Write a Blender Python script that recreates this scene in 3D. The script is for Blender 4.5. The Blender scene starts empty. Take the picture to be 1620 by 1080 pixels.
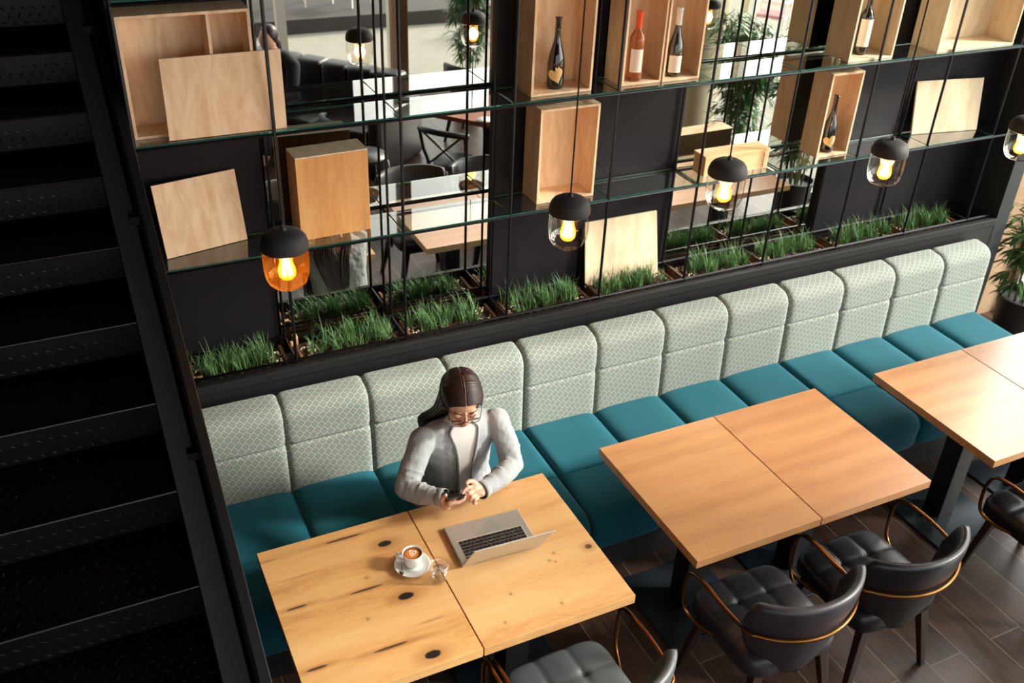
# A cafe banquette below a mirrored wine shelf, seen from a steel staircase
import bpy, math, random
from math import pi, sin, cos, exp, sqrt
from mathutils import Vector as V, Matrix
S = bpy.context.scene
COL = S.collection
R = random.Random(7)

# ------------------------------------------------------------------ camera
cam_d = bpy.data.cameras.new('camera'); cam = bpy.data.objects.new('camera', cam_d); COL.objects.link(cam)
r_ = V((0.90235677, -0.42941643, 0.03679397)); u_ = V((0.19908335, 0.49101321, 0.84809896)); f_ = V((0.38225395, 0.75796277, -0.52855876))
m_ = Matrix((r_, u_, -f_)).transposed().to_4x4(); m_.translation = V((-0.9968, -3.0046, 3.5469)); cam.matrix_world = m_
cam_d.sensor_width = 36; cam_d.lens = 1523.708 / 1620 * 36; cam_d.clip_start = .05; cam_d.clip_end = 200
cam_d.dof.use_dof = True; cam_d.dof.focus_distance = 4.15; cam_d.dof.aperture_fstop = 3.2
S.camera = cam
# ------------------------------------------------------------------ daylight
W = bpy.data.worlds.new('world'); S.world = W; W.use_nodes = True
bg = W.node_tree.nodes['Background']; bg.inputs[0].default_value = (1, .985, .955, 1); 
_t = W.node_tree; _s = _t.nodes.new('ShaderNodeSeparateXYZ'); _t.links.new(_t.nodes.new('ShaderNodeTexCoord').outputs['Generated'], _s.inputs[0])
_m = _t.nodes.new('ShaderNodeMapRange'); _m.interpolation_type = 'SMOOTHSTEP'; _t.links.new(_s.outputs[0], _m.inputs[0])
for _i, _v in ((1, .15), (2, .85), (3, 1.5), (4, 7.5)): _m.inputs[_i].default_value = _v      # hazy sky, brighter on the sun's side
_t.links.new(_m.outputs[0], bg.inputs[1])
sd = bpy.data.lights.new('sun', 'SUN'); sun = bpy.data.objects.new('sun', sd); COL.objects.link(sun)
sd.energy = 7.5; sd.angle = math.radians(9); sd.color = (1, .93, .83)
sun.rotation_euler = V((.86, -.42, .50)).to_track_quat('Z', 'Y').to_euler()
def portal(loc, rot, sx, sy):
    d = bpy.data.lights.new('window_portal', 'AREA'); d.shape = 'RECTANGLE'; d.size = sx; d.size_y = sy; d.cycles.is_portal = True
    o = bpy.data.objects.new('window_portal', d); o.location = loc; o.rotation_euler = rot; COL.objects.link(o)
portal((5.32, -2.1, 2.45), (0, pi/2, 0), 4.9, 6.0)
portal((1.0, -5.22, 2.45), (pi/2, 0, 0), 8.2, 4.9)
S.view_settings.view_transform = 'Standard'; S.view_settings.look = 'None'
S.view_settings.exposure = 0.25; S.view_settings.gamma = 1; S.view_settings.use_curve_mapping = False
try:
    S.cycles.use_denoising = True; S.cycles.sample_clamp_indirect = 6; S.cycles.caustics_refractive = False; S.cycles.caustics_reflective = False
    S.cycles.max_bounces = 12; S.cycles.transparent_max_bounces = 24; S.cycles.blur_glossy = .5
except Exception: pass

# ------------------------------------------------------------------ materials
def lin(c):
    return tuple((x/255/12.92 if x/255 <= .04045 else ((x/255+.055)/1.055)**2.4) for x in c) + (1,)
class NT:
    def __init__(s, name):
        s.m = bpy.data.materials.new(name); s.m.use_nodes = True; s.t = s.m.node_tree; s.t.nodes.clear()
        s.out = s.n('ShaderNodeOutputMaterial')
    def n(s, typ, ins=None, **kw):
        nd = s.t.nodes.new(typ)
        for k, v in kw.items(): setattr(nd, k, v)
        for k, v in (ins or {}).items():
            if isinstance(v, bpy.types.NodeSocket): s.t.links.new(v, nd.inputs[k])
            else: nd.inputs[k].default_value = v
        return nd
    def math(s, op, a, b=0.0, c=0.0):
        return s.n('ShaderNodeMath', {0: a, 1: b, 2: c}, operation=op).outputs[0]
    def mix(s, f, a, b):
        nd = s.n('ShaderNodeMix', {0: f, 6: a, 7: b}, data_type='RGBA'); return nd.outputs[2]
    def ramp(s, f, stops):
        nd = s.n('ShaderNodeValToRGB', {0: f}); e = nd.color_ramp.elements
        while len(e) < len(stops): e.new(.5)
        for i, (p, c) in enumerate(stops): e[i].position = p; e[i].color = c
        return nd.outputs[0]
    def coord(s, which='Object', scale=(1, 1, 1), rot=(0, 0, 0), rnd=False):
        c = s.n('ShaderNodeTexCoord').outputs[which]
        if rnd:
            o = s.n('ShaderNodeObjectInfo').outputs['Random']
            k = s.n('ShaderNodeCombineXYZ', {0: s.math('MULTIPLY', o, 13.7), 1: s.math('MULTIPLY', o, 7.3), 2: s.math('MULTIPLY', o, 3.1)}).outputs[0]
            c = s.n('ShaderNodeVectorMath', {0: c, 1: k}, operation='ADD').outputs[0]
        return s.n('ShaderNodeMapping', {0: c, 2: rot, 3: scale}).outputs[0]
    def noise(s, vec, scale=5, detail=4, rough=.55, dist=0):
        return s.n('ShaderNodeTexNoise', {'Vector': vec, 'Scale': scale, 'Detail': detail, 'Roughness': rough, 'Distortion': dist}).outputs[0]
    def bump(s, h, strength=.3, dist=.01):
        return s.n('ShaderNodeBump', {'Height': h, 'Strength': strength, 'Distance': dist}).outputs[0]
    def bsdf(s, **k):
        ins = {}
        al = dict(col='Base Color', rough='Roughness', metal='Metallic', spec='Specular IOR Level', normal='Normal', coat='Coat Weight', coatr='Coat Roughness', sheen='Sheen Weight', trans='Transmission Weight', ior='IOR', emi='Emission Color', emis='Emission Strength', sss='Subsurface Weight', aniso='Anisotropic')
        for a, v in k.items(): ins[al[a]] = v
        return s.n('ShaderNodeBsdfPrincipled', ins)
    def end(s, sh): s.t.links.new(sh.outputs[0] if hasattr(sh, 'outputs') else sh, s.out.inputs[0]); return s.m
def plain(name, c, rough=.5, metal=0, var=0.06, bumps=0, bscale=60, **kw):
    t = NT(name); c = lin(c); co = t.coord(rnd=True)
    nz = t.noise(co, 6, 5)
    c2 = tuple(max(0, x*(1-var*2)) for x in c[:3])+(1,); c1 = tuple(min(1, x*(1+var*2)) for x in c[:3])+(1,)
    col = t.mix(nz, c2, c1)
    rr = t.math('MULTIPLY_ADD', nz, .12, rough-.06)
    if bumps: kw['normal'] = t.bump(t.noise(co, bscale, 3), bumps, .004)
    return t.end(t.bsdf(col=col, rough=rr, metal=metal, **kw))
def wood(name, dark, mid, light, grain=(1.3, 16, 16), rough=.45, knots=(), cracks=(), coat=0, rings=.3):
    t = NT(name); base = t.coord(rnd=not (knots or cracks))
    warp = t.noise(t.n('ShaderNodeMapping', {0: base, 3: (2.2, 5, 5)}).outputs[0], 1.0, 3)
    gv = t.n('ShaderNodeVectorMath', {0: base, 1: t.n('ShaderNodeCombineXYZ', {1: t.math('MULTIPLY', warp, .10), 2: t.math('MULTIPLY', warp, .10)}).outputs[0]}, operation='ADD').outputs[0]
    gv = t.n('ShaderNodeMapping', {0: gv, 3: grain}).outputs[0]
    fine = t.noise(gv, 6, 6, .65); broad = t.noise(gv, .55, 3, .5, .4)
    hairl = t.noise(gv, 38, 3, .6)
    wv = t.n('ShaderNodeTexWave', {'Vector': gv, 'Scale': .16, 'Distortion': 11, 'Detail': 4, 'Detail Scale': .5}, bands_direction='Y').outputs[1]
    f = t.math('ADD', t.math('ADD', t.math('MULTIPLY', fine, .34), t.math('MULTIPLY', hairl, .20)), t.math('MULTIPLY', broad, .46))
    f = t.math('ADD', t.math('MULTIPLY', f, 1-.3*rings), t.math('MULTIPLY', wv, .3*rings))
    col = t.ramp(f, [(.27, lin(dark)), (.47, lin(mid)), (.70, lin(light))])
    # knots and cracks at fixed places of the board
    sep = t.n('ShaderNodeSeparateXYZ', {0: t.n('ShaderNodeTexCoord').outputs['Object']})
    wob = t.math('MULTIPLY', t.math('SUBTRACT', t.noise(base, 38, 3), .5), .35)
    for (kx, ky, ax, ay, deep) in list(knots)+list(cracks):
        dx = t.math('MULTIPLY', t.math('SUBTRACT', sep.outputs[0], kx), 1/ax); dy = t.math('MULTIPLY', t.math('SUBTRACT', sep.outputs[1], ky), 1/ay)
        d = t.math('SQRT', t.math('ADD', t.math('MULTIPLY', dx, dx), t.math('MULTIPLY', dy, dy)))
        d = t.math('ADD', d, wob)
        halo = t.n('ShaderNodeMapRange', {0: d, 1: 1.0, 2: 3.2, 3: .55*deep, 4: 0}).outputs[0]
        col = t.mix(halo, col, lin((150, 88, 38)))
        core = t.n('ShaderNodeMapRange', {0: d, 1: .85, 2: 1.1, 3: deep, 4: 0}).outputs[0]
        col = t.mix(core, col, lin((20, 16, 17)))
    return t.end(t.bsdf(col=col, rough=t.math('MULTIPLY_ADD', fine, .2, rough-.1), normal=t.bump(fine, .12, .003), coat=coat, coatr=.24, spec=.6))
def clear(name, tint=(1, 1, 1), gloss=1.0, refl=(1, 1, 1), base=.0, rough=0.0):
    # thin clear glass: see-through plus mirror reflection by fresnel
    t = NT(name)
    fr = t.n('ShaderNodeFresnel', {0: 1.5}).outputs[0]
    fac = t.math('MULTIPLY', t.math('MULTIPLY_ADD', fr, gloss, base), t.math('SUBTRACT', 1.0, t.n('ShaderNodeNewGeometry').outputs['Backfacing']))
    a = t.n('ShaderNodeBsdfTransparent', {0: tint+(1,)}); b = t.n('ShaderNodeBsdfGlossy', {0: refl+(1,), 'Roughness': rough})
    mx = t.n('ShaderNodeMixShader', {0: fac, 1: a.outputs[0], 2: b.outputs[0]})
    return t.end(mx)
def emit(name, c, s):
    t = NT(name); return t.end(t.n('ShaderNodeEmission', {0: c+(1,), 1: s}))
def pattern_fabric():
    t = NT('patterned_upholstery'); uv = t.n('ShaderNodeTexCoord').outputs['UV']; sp = t.n('ShaderNodeSeparateXYZ', {0: uv})
    s = 1/.035
    a = t.math('MULTIPLY', t.math('ADD', t.math('MULTIPLY', sp.outputs[0], .84), t.math('MULTIPLY', sp.outputs[1], .76)), s)
    b = t.math('MULTIPLY', t.math('SUBTRACT', t.math('MULTIPLY', sp.outputs[0], .84), t.math('MULTIPLY', sp.outputs[1], .76)), s)
    a = t.math('ADD', a, t.math('MULTIPLY', t.math('FLOOR', b), .5))
    fa = t.math('ABSOLUTE', t.math('SUBTRACT', t.math('FRACT', a), .5)); fb = t.math('ABSOLUTE', t.math('SUBTRACT', t.math('FRACT', b), .5))
    m = t.math('MAXIMUM', fa, fb)
    band = lambda c, w: t.math('LESS_THAN', t.math('ABSOLUTE', t.math('SUBTRACT', m, c)), w)
    k = t.math('ADD', band(.150, .046), band(.335, .052))
    weave = t.noise(t.n('ShaderNodeMapping', {0: uv, 3: (700, 700, 1)}).outputs[0], 1, 2)
    col = t.mix(k, lin((170, 165, 157)), lin((62, 110, 106)))
    return t.end(t.bsdf(col=col, rough=.9, sheen=.1, spec=.15, normal=t.bump(weave, .1, .001)))
def floor_mat():
    t = NT('wood_look_floor_tiles'); c = t.coord(rot=(0, 0, pi/2))
    br = t.n('ShaderNodeTexBrick', {'Vector': c, 'Color1': (.0, .0, .0, 1), 'Color2': (1, 1, 1, 1), 'Mortar': (.5, .5, .5, 1), 'Scale': 1, 'Mortar Size': .0035, 'Brick Width': 1.2, 'Row Height': .195, 'Bias': 0}, offset=.37)
    g = t.noise(t.n('ShaderNodeMapping', {0: c, 3: (2.2, 26, 1)}).outputs[0], 2, 6, .65, .6)
    f = t.math('ADD', t.math('MULTIPLY', g, .75), t.math('MULTIPLY', t.n('ShaderNodeSeparateXYZ', {0: br.outputs[0]}).outputs[0], .25))
    col = t.ramp(f, [(.28, lin((42, 28, 24))), (.5, lin((66, 46, 39))), (.75, lin((92, 69, 58)))])
    col = t.mix(br.outputs[1], col, lin((112, 98, 86)))
    return t.end(t.bsdf(col=col, rough=t.math('MULTIPLY_ADD', g, .2, .24), spec=.55, normal=t.bump(t.math('SUBTRACT', g, t.math('MULTIPLY', br.outputs[1], 2.)), .15, .003)))
def rebar_mat():
    t = NT('ribbed_black_steel'); c = t.coord()
    w = t.n('ShaderNodeTexWave', {'Vector': c, 'Scale': 100, 'Distortion': 0}, bands_direction='DIAGONAL').outputs[1]
    return t.end(t.bsdf(col=lin((44, 42, 48)), rough=.42, metal=.55, normal=t.bump(w, .45, .003)))
def seatfab():
    t = NT('teal_seat_fabric'); c = t.coord(rnd=True)
    n1 = t.noise(c, 420, 2); n2 = t.noise(c, 3, 4)
    col = t.mix(n2, lin((12, 80, 97)), lin((20, 99, 114)))
    return t.end(t.bsdf(col=col, rough=.9, sheen=.12, spec=.15, normal=t.bump(n1, .12, .001)))
def leather(name, c, rough=.38):
    t = NT(name); co = t.coord(rnd=True)
    v = t.n('ShaderNodeTexVoronoi', {'Vector': co, 'Scale': 260}).outputs[0]; n = t.noise(co, 9, 4)
    return t.end(t.bsdf(col=t.mix(n, lin(tuple(x*.85 for x in c)), lin(tuple(min(255, x*1.12) for x in c))), rough=rough, normal=t.bump(t.math('ADD', v, t.math('MULTIPLY', n, 2.)), .12, .002)))
def hair_mat():
    t = NT('brown_hair'); n = t.noise(t.coord(), 30, 3)
    return t.end(t.bsdf(col=t.mix(n, lin((22, 12, 11)), lin((58, 32, 26))), rough=.42, spec=.45))
def ply_mat(name, a, b, c):
    t = NT(name); co = t.coord(rnd=True)
    g = t.noise(t.n('ShaderNodeMapping', {0: co, 3: (9, 9, 2.0)}).outputs[0], 2.2, 5, .6, 1.4)
    w = t.n('ShaderNodeTexWave', {'Vector': t.n('ShaderNodeMapping', {0: co, 3: (1.5, 1.5, .5)}).outputs[0], 'Scale': 2, 'Distortion': 14, 'Detail': 2}, bands_direction='X').outputs[1]
    f = t.math('ADD', t.math('MULTIPLY', g, .75), t.math('MULTIPLY', w, .12))
    return t.end(t.bsdf(col=t.ramp(f, [(.25, lin(a)), (.5, lin(b)), (.8, lin(c))]), rough=.6, spec=.3, normal=t.bump(g, .05, .002)))
PX = lambda n: None
# knots of the two boards of the near table: x, y (board frame), half sizes, depth
K1 = [(.488, -.148, .029, .016, 1), (.470, -.449, .031, .017, 1), (.463, -.750, .032, .018, 1)]
C1 = [(.342, -.054, .080, .006, .85), (.340, -.357, .066, .006, .8), (.074, -.341, .040, .006, .8), (.066, -.643, .040, .006, .85), (.333, -.658, .066, .006, .8), (.020, -.060, .05, .005, .3), (.12, -.19, .07, .004, .25), (.52, -.60, .05, .004, .3), (.36, -.30, .008, .008, .3), (.30, -.50, .006, .009, .35)]
K2 = [(.605, -.492, .015, .013, .8), (.42, -.50, .005, .005, .5), (.455, -.47, .005, .005, .5), (.44, -.515, .004, .004, .5), (.20, -.60, .005, .007, .4), (.36, -.72, .005, .008, .4), (.12, -.72, .005, .006, .4)]
M = dict(
    oak1=wood('knotty_oak_board', (168, 106, 54), (218, 164, 102), (236, 190, 132), knots=K1, cracks=C1, coat=.4, grain=(1.0, 9, 9)),
    oak2=wood('knotty_oak_board_pale', (178, 118, 66), (220, 168, 110), (236, 192, 136), knots=K2, coat=.4, grain=(1.0, 10, 10)),
    oak3=wood('smooth_oak_board', (150, 96, 54), (184, 130, 82), (202, 150, 100), coat=1, grain=(.9, 14, 14)),
    oak4=wood('smooth_oak_board_warm', (144, 90, 50), (176, 120, 74), (196, 142, 94), coat=1, grain=(.9, 14, 14)),
    oak_old=wood('reddish_table_board', (104, 52, 28), (140, 78, 44), (168, 100, 60), coat=.3),
    pine=wood('pine_planks', (168, 94, 42), (214, 150, 84), (236, 186, 122), grain=(9, 9, .8), rough=.6),
    crate=wood('pale_pine_crate', (196, 142, 92), (224, 178, 126), (238, 204, 160), grain=(1.3, 14, 14), rough=.6),
    ply=ply_mat('birch_plywood', (218, 178, 140), (236, 206, 172), (245, 223, 196)),
    ply2=ply_mat('pale_plywood', (214, 190, 156), (230, 210, 180), (240, 224, 198)),
    pat=pattern_fabric(), floor=floor_mat(), rebar=rebar_mat(), teal=seatfab(),
    black=plain('black_paint', (13, 11, 14), .55, var=.1), panel=plain('black_wall_board', (20, 16, 21), .58, spec=.22, var=.12),
    plinth=plain('black_plinth', (16, 14, 16), .6), steel=plain('black_steel_plate', (9, 7, 7), .30, metal=0, spec=.55, var=.1), lipm=plain('steel_lip_tinted_sheen', (10, 10, 13), .38, spec=.26, var=.1),  # lip tint stands in for the window's bluish reflection
    flange=plain('flange_painted_light', (84, 86, 90), .5, var=.06), stringer=plain('painted_stringer', (34, 36, 40), .5, var=.1), stringd=plain('dark_stringer', (12, 12, 16), .45, var=.1), basep=plain('table_base_plate', (52, 60, 68), .26, metal=.6, var=.25),  # flange grey raised to stand in for daylight on its top face
    brass=plain('brass', (122, 80, 42), .30, metal=1, var=.08), legw=plain('dark_stained_leg', (42, 26, 22), .4, var=.15),
    lgrey=leather('grey_leather', (80, 82, 85), .45), lblack=leather('black_leather', (22, 21, 25), .34), lplum=leather('charcoal_leather', (42, 37, 43), .42),
    glass=clear('shelf_glass', (.93, .985, .965), 2.1, base=.01), pane=clear('window_glass', (.96, .98, .97)),
    edge=plain('green_glass_edge', (40, 112, 100), .12, trans=.55, ior=1.4),
    lampglass=clear('lamp_glass', (.97, .94, .90), 1.9, base=.03), amberglass=clear('amber_lamp_glass', (1.0, .62, .26), 1.2, (1, .8, .5), base=.02),
    bulbglass=clear('bulb_glass', (1.0, .84, .6), .8), cap=plain('matt_black_rubber', (38, 33, 36), .7), cord=plain('black_cord', (22, 18, 22), .7),
    fil=emit('glowing_filament', (1, .46, .11), 90), filcore=emit('glowing_filament_core', (1, .66, .30), 60),
    soil=plain('brown_soil', (62, 44, 32), .95, var=.3, bumps=1, bscale=40), parting=plain('hair_parting', (150, 104, 84), .5), pebble=plain('cream_pebbles', (186, 172, 150), .8, var=.2), slat=wood('weathered_slat', (70, 48, 34), (112, 78, 52), (150, 108, 72), rough=.8),
    grass=plain('green_grass', (100, 142, 86), .55, var=.3), grassd=plain('dark_grass', (44, 84, 46), .6, var=.3),
    leafd=plain('bamboo_leaf', (74, 116, 58), .45, var=.4), stem=plain('bamboo_stem', (96, 100, 52), .5), pot=plain('dark_pot', (40, 38, 40), .5),
    stucco=plain('tan_stucco', (164, 134, 106), .9, var=.06, bumps=.2), cream=plain('cream_paint', (226, 214, 186), .8, var=.03), brownc=plain('brown_column_wood', (108, 72, 44), .6, var=.15), white=plain('white_frame', (236, 232, 222), .5, var=.02),
    ceil=plain('white_ceiling', (216, 210, 202), .9), dwall=plain('dark_wall', (20, 18, 22), .8),
    pave=plain('grey_paving', (128, 124, 114), .9, var=.12, bumps=.3, bscale=3), deck=plain('dark_deck', (44, 36, 36), .8), pinkc=plain('pink_cushion', (196, 140, 146), .9),
    alu=plain('brushed_aluminium', (196, 192, 184), .36, metal=.55, var=.02), keys=plain('black_keys', (24, 24, 28), .5), screen=plain('dark_screen', (14, 14, 18), .12), lidrim=plain('pale_lid_edge', (226, 216, 210), .4),
    china=plain('white_china', (236, 236, 232), .15, var=.01, coat=.6), spoon=plain('polished_spoon', (200, 196, 190), .15, metal=1),
    skin=plain('skin', (226, 172, 146), .5, var=.03, sss=.06), lip=plain('lips', (176, 82, 78), .4), hair=hair_mat(), jacket=plain('light_grey_jacket_cloth', (163, 165, 168), .85, var=.03, bumps=.25, bscale=500, sheen=.2),
    blouse=plain('cream_white_blouse', (204, 199, 196), .8, var=.02, bumps=.15, bscale=120), lining=plain('dark_lining', (44, 44, 52), .7), trouser=plain('black_trousers', (28, 28, 32), .8),
    frame=plain('black_spectacle_frame', (28, 22, 24), .25), lens=clear('spectacle_lens', (.98, .98, .98), 1.5), phone=plain('dark_phone', (30, 30, 36), .2), phscreen=plain('black_phone_screen', (18, 20, 26), .08),
    brow=plain('dark_brow', (52, 32, 26), .7), sofa=leather('dark_brown_sofa_leather', (34, 24, 24), .35), dcloth=plain('dark_clothes', (26, 28, 36), .85), dblack=plain('black_bentwood', (22, 20, 22), .4),
    wine=plain('dark_bottle_glass', (20, 16, 14), .08, coat=.8, var=.05), greenb=plain('dark_green_bottle_glass', (52, 48, 26), .08, coat=.8), label=plain('cream_paper_label', (232, 222, 208), .8, var=.02), gold=plain('gold_paper_label', (226, 190, 130), .6, var=.08), capred=plain('orange_foil', (226, 80, 36), .35), capwhite=plain('white_foil', (226, 222, 216), .4), tin=plain('grey_foil', (120, 120, 124), .3, metal=.7),
)
def special():
    t = NT('bulb_amber'); mx_ = t.n('ShaderNodeMixShader', {0: .15, 1: t.n('ShaderNodeBsdfTransparent', {0: (1, .86, .62, 1)}).outputs[0], 2: t.n('ShaderNodeBsdfTranslucent', {0: (1, .42, .08, 1)}).outputs[0]}); M['bulbglass'] = t.end(mx_)
    t = NT('amber_shade'); a_ = t.n('ShaderNodeMixShader', {0: .035, 1: t.n('ShaderNodeBsdfTransparent', {0: (1, .80, .50, 1)}).outputs[0], 2: t.n('ShaderNodeBsdfTranslucent', {0: (1, .40, .06, 1)}).outputs[0]}); f_r = t.math('MULTIPLY', t.n('ShaderNodeFresnel', {0: 1.5}).outputs[0], t.math('SUBTRACT', 1.0, t.n('ShaderNodeNewGeometry').outputs['Backfacing'])); M['amberglass'] = t.end(t.n('ShaderNodeMixShader', {0: f_r, 1: a_.outputs[0], 2: t.n('ShaderNodeBsdfGlossy', {0: (1, .85, .6, 1), 'Roughness': .02}).outputs[0]}))
    t = NT('mirror_glass'); M['mirror'] = t.end(t.n('ShaderNodeBsdfGlossy', {0: (.80, .80, .76, 1), 'Roughness': .0}))
    t = NT('rose_wine'); M['rose'] = t.end(t.bsdf(col=lin((246, 158, 96)), rough=.04, trans=.85, ior=1.2, coat=.8))
    M['tumbler'] = clear('thin_tumbler_glass', (.97, .97, .97), 2.2, base=.06)
    M['water'] = clear('still_water', (.95, .96, .97), 1.4, base=.04)
    t = NT('ice'); M['ice'] = t.end(t.bsdf(col=(1, 1, 1, 1), rough=.08, trans=.8, ior=1.3))
    # coffee with a rosetta of milk foam
    t = NT('latte_foam'); sp = t.n('ShaderNodeSeparateXYZ', {0: t.n('ShaderNodeTexCoord').outputs['Object']})
    x = sp.outputs[0]; y = sp.outputs[1]
    a = t.math('SQRT', t.math('ADD', t.math('POWER', t.math('ABSOLUTE', x), 2), t.math('POWER', t.math('ABSOLUTE', t.math('ADD', y, t.math('MULTIPLY', t.math('ABSOLUTE', x), .8))), 2)))
    rings = t.math('GREATER_THAN', t.math('SINE', t.math('MULTIPLY', a, 620)), -.25)
    inn = t.math('LESS_THAN', a, .0185)
    k = t.math('MULTIPLY', rings, inn)
    rr = t.math('SQRT', t.math('ADD', t.math('MULTIPLY', x, x), t.math('MULTIPLY', y, y)))
    base = t.ramp(t.math('MULTIPLY', rr, 30), [(.0, lin((214, 140, 72))), (.7, lin((206, 120, 48))), (1., lin((120, 62, 28)))])
    M['latte'] = t.end(t.bsdf(col=t.mix(k, base, lin((244, 226, 200))), rough=.45))
special()

# ------------------------------------------------------------------ mesh helpers
class MB:
    def __init__(s): s.v = []; s.f = []; s.uv = None
    def add(s, vs, fs):
        o = len(s.v); s.v += [tuple(p) for p in vs]; s.f += [tuple(o+i for i in q) for q in fs]; return s
    def box(s, x0, y0, z0, x1, y1, z1, mt=None):
        vs = [V((x, y, z)) for z in (z0, z1) for y in (y0, y1) for x in (x0, x1)]
        if mt: vs = [mt @ p for p in vs]
        return s.add(vs, [(0, 2, 3, 1), (4, 5, 7, 6), (0, 1, 5, 4), (2, 6, 7, 3), (0, 4, 6, 2), (1, 3, 7, 5)])
    def tube(s, pts, r, seg=10, closed=False, flat=1.0, upv=None, caps=True):
        pts = [V(p) for p in pts]; n = len(pts); rs = r if isinstance(r, (list, tuple)) else [r]*n
        o = len(s.v); up = V(upv) if upv else None; prev = None
        for i, p in enumerate(pts):
            if closed: tg = pts[(i+1) % n]-pts[i-1]
            else: tg = pts[min(i+1, n-1)]-pts[max(i-1, 0)]
            tg = tg.normalized() if tg.length > 1e-9 else V((0, 0, 1))
            if up: a = up - tg*up.dot(tg)
            elif prev is None:
                a = V((0, 0, 1)) if abs(tg.z) < .9 else V((1, 0, 0)); a = a-tg*a.dot(tg)
            else: a = prev-tg*prev.dot(tg)
            a.normalize(); prev = a; b = tg.cross(a)
            for k in range(seg):
                t = 2*pi*k/seg; q = p+(a*cos(t)*flat+b*sin(t))*rs[i]; s.v.append(tuple(q))
        for i in range(n if closed else n-1):
            j = (i+1) % n
            for k in range(seg):
                k2 = (k+1) % seg; s.f.append((o+i*seg+k, o+i*seg+k2, o+j*seg+k2, o+j*seg+k))
        if not closed and caps:
            s.f.append(tuple(o+k for k in reversed(range(seg)))); s.f.append(tuple(o+(n-1)*seg+k for k in range(seg)))
        return s
    def caps(s, a, b, ra, rb, seg=14):   # rounded limb segment
        a, b = V(a), V(b); d = (b-a); L = d.length; d = d/L if L > 1e-6 else V((0, 0, 1)); P = []; Q = []
        for k in range(5): t = pi/2*(k/5); P.append(a-d*ra*cos(t)); Q.append(max(ra*sin(t), 1e-4))
        P.append(a); Q.append(ra); P.append(b); Q.append(rb)
        for k in range(1, 6): t = pi/2*(k/5); P.append(b+d*rb*sin(t)); Q.append(max(rb*cos(t), 1e-4))
        return s.tube(P, Q, seg)
    def chain(s, pts, rs, seg=12):
        for i in range(len(pts)-1): s.caps(pts[i], pts[i+1], rs[i], rs[i+1], seg)
        return s
    def lathe(s, prof, seg=24, c=(0, 0, 0), a0=0, a1=2*pi):
        o = len(s.v); full = abs(a1-a0-2*pi) < 1e-6; m = seg if full else seg+1
        for (r, z) in prof:
            for k in range(m):
                t = a0+(a1-a0)*k/seg; s.v.append((c[0]+r*cos(t), c[1]+r*sin(t), c[2]+z))
        for i in range(len(prof)-1):
            for k in range(seg):
                k2 = (k+1) % m; s.f.append((o+i*m+k, o+i*m+k2, o+(i+1)*m+k2, o+(i+1)*m+k))
        return s
    def ball(s, c, rx, ry=None, rz=None, seg=20, rot=None):
        ry = ry or rx; rz = rz or rx; o = len(s.v); n = seg//2; c = V(c)
        for i in range(n+1):
            for k in range(seg):
                a = pi*i/n; t = 2*pi*k/seg; p = V((rx*sin(a)*cos(t), ry*sin(a)*sin(t), rz*cos(a)))
                if rot: p = rot @ p
                s.v.append(tuple(c+p))
        for i in range(n):
            for k in range(seg):
                k2 = (k+1) % seg; s.f.append((o+i*seg+k, o+(i+1)*seg+k, o+(i+1)*seg+k2, o+i*seg+k2))
        return s
    def loft(s, rings, caps=True):
        o = len(s.v); n = len(rings[0])
        for rg in rings: s.v += [tuple(p) for p in rg]
        for i in range(len(rings)-1):
            for k in range(n): k2 = (k+1) % n; s.f.append((o+i*n+k, o+i*n+k2, o+(i+1)*n+k2, o+(i+1)*n+k))
        if caps:
            s.f.append(tuple(o+k for k in reversed(range(n)))); s.f.append(tuple(o+(len(rings)-1)*n+k for k in range(n)))
        return s
    def build(s, name, mat, parent=None, smooth=False, bevel=0, seg=2, sub=0, remesh=0, sm=0, auto=None):
        me = bpy.data.meshes.new(name); me.from_pydata(s.v, [], s.f); me.update()
        if s.uv:
            l = me.uv_layers.new(name='UVMap')
            for lp in me.loops: l.data[lp.index].uv = s.uv[lp.vertex_index]
        if mat: me.materials.append(mat)
        if smooth: me.polygons.foreach_set('use_smooth', [True]*len(me.polygons))
        if auto: me.set_sharp_from_angle(angle=math.radians(auto))
        o = bpy.data.objects.new(name, me); COL.objects.link(o)
        if parent: o.parent = parent
        if remesh:
            md = o.modifiers.new('r', 'REMESH'); md.mode = 'VOXEL'; md.voxel_size = remesh; md.use_smooth_shade = True
        if sm:
            md = o.modifiers.new('s', 'SMOOTH'); md.iterations = sm; md.factor = .5
        if bevel:
            md = o.modifiers.new('b', 'BEVEL'); md.width = bevel; md.segments = seg; md.limit_method = 'ANGLE'; md.angle_limit = math.radians(40)
        if sub:
            md = o.modifiers.new('ss', 'SUBSURF'); md.levels = sub; md.render_levels = sub
        return o
def tag(o, label=None, cat=None, group=None, kind=None):
    if label: o['label'] = label
    if cat: o['category'] = cat
    if group: o['group'] = group
    if kind: o['kind'] = kind
    return o
def thing(name, label, cat, loc=(0, 0, 0), rz=0, group=None):
    o = bpy.data.objects.new(name, None); COL.objects.link(o); o.location = loc; o.rotation_euler = (0, 0, rz); o.empty_display_size = .1
    return tag(o, label, cat, group)
def kids(o): return [c for c in bpy.data.objects if c.parent == o]
def copy_tree(o, parent=None):
    c = o.copy(); COL.objects.link(c)
    if parent: c.parent = parent
    for ch in kids(o): copy_tree(ch, c)
    return c
def dup(o, loc, rz, label, group=None, mats=None):
    c = copy_tree(o); c.location = loc; c.rotation_euler = (0, 0, rz); c['label'] = label
    if group: c['group'] = group
    return c
def struct(o): o['kind'] = 'structure'; return o
def relabel_mat(root, frm, to):
    for ch in kids(root):
        if ch.type == 'MESH' and ch.data.materials and ch.data.materials[0] == frm:
            ch.material_slots[0].link = 'OBJECT'; ch.material_slots[0].material = to
        relabel_mat(ch, frm, to)
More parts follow.
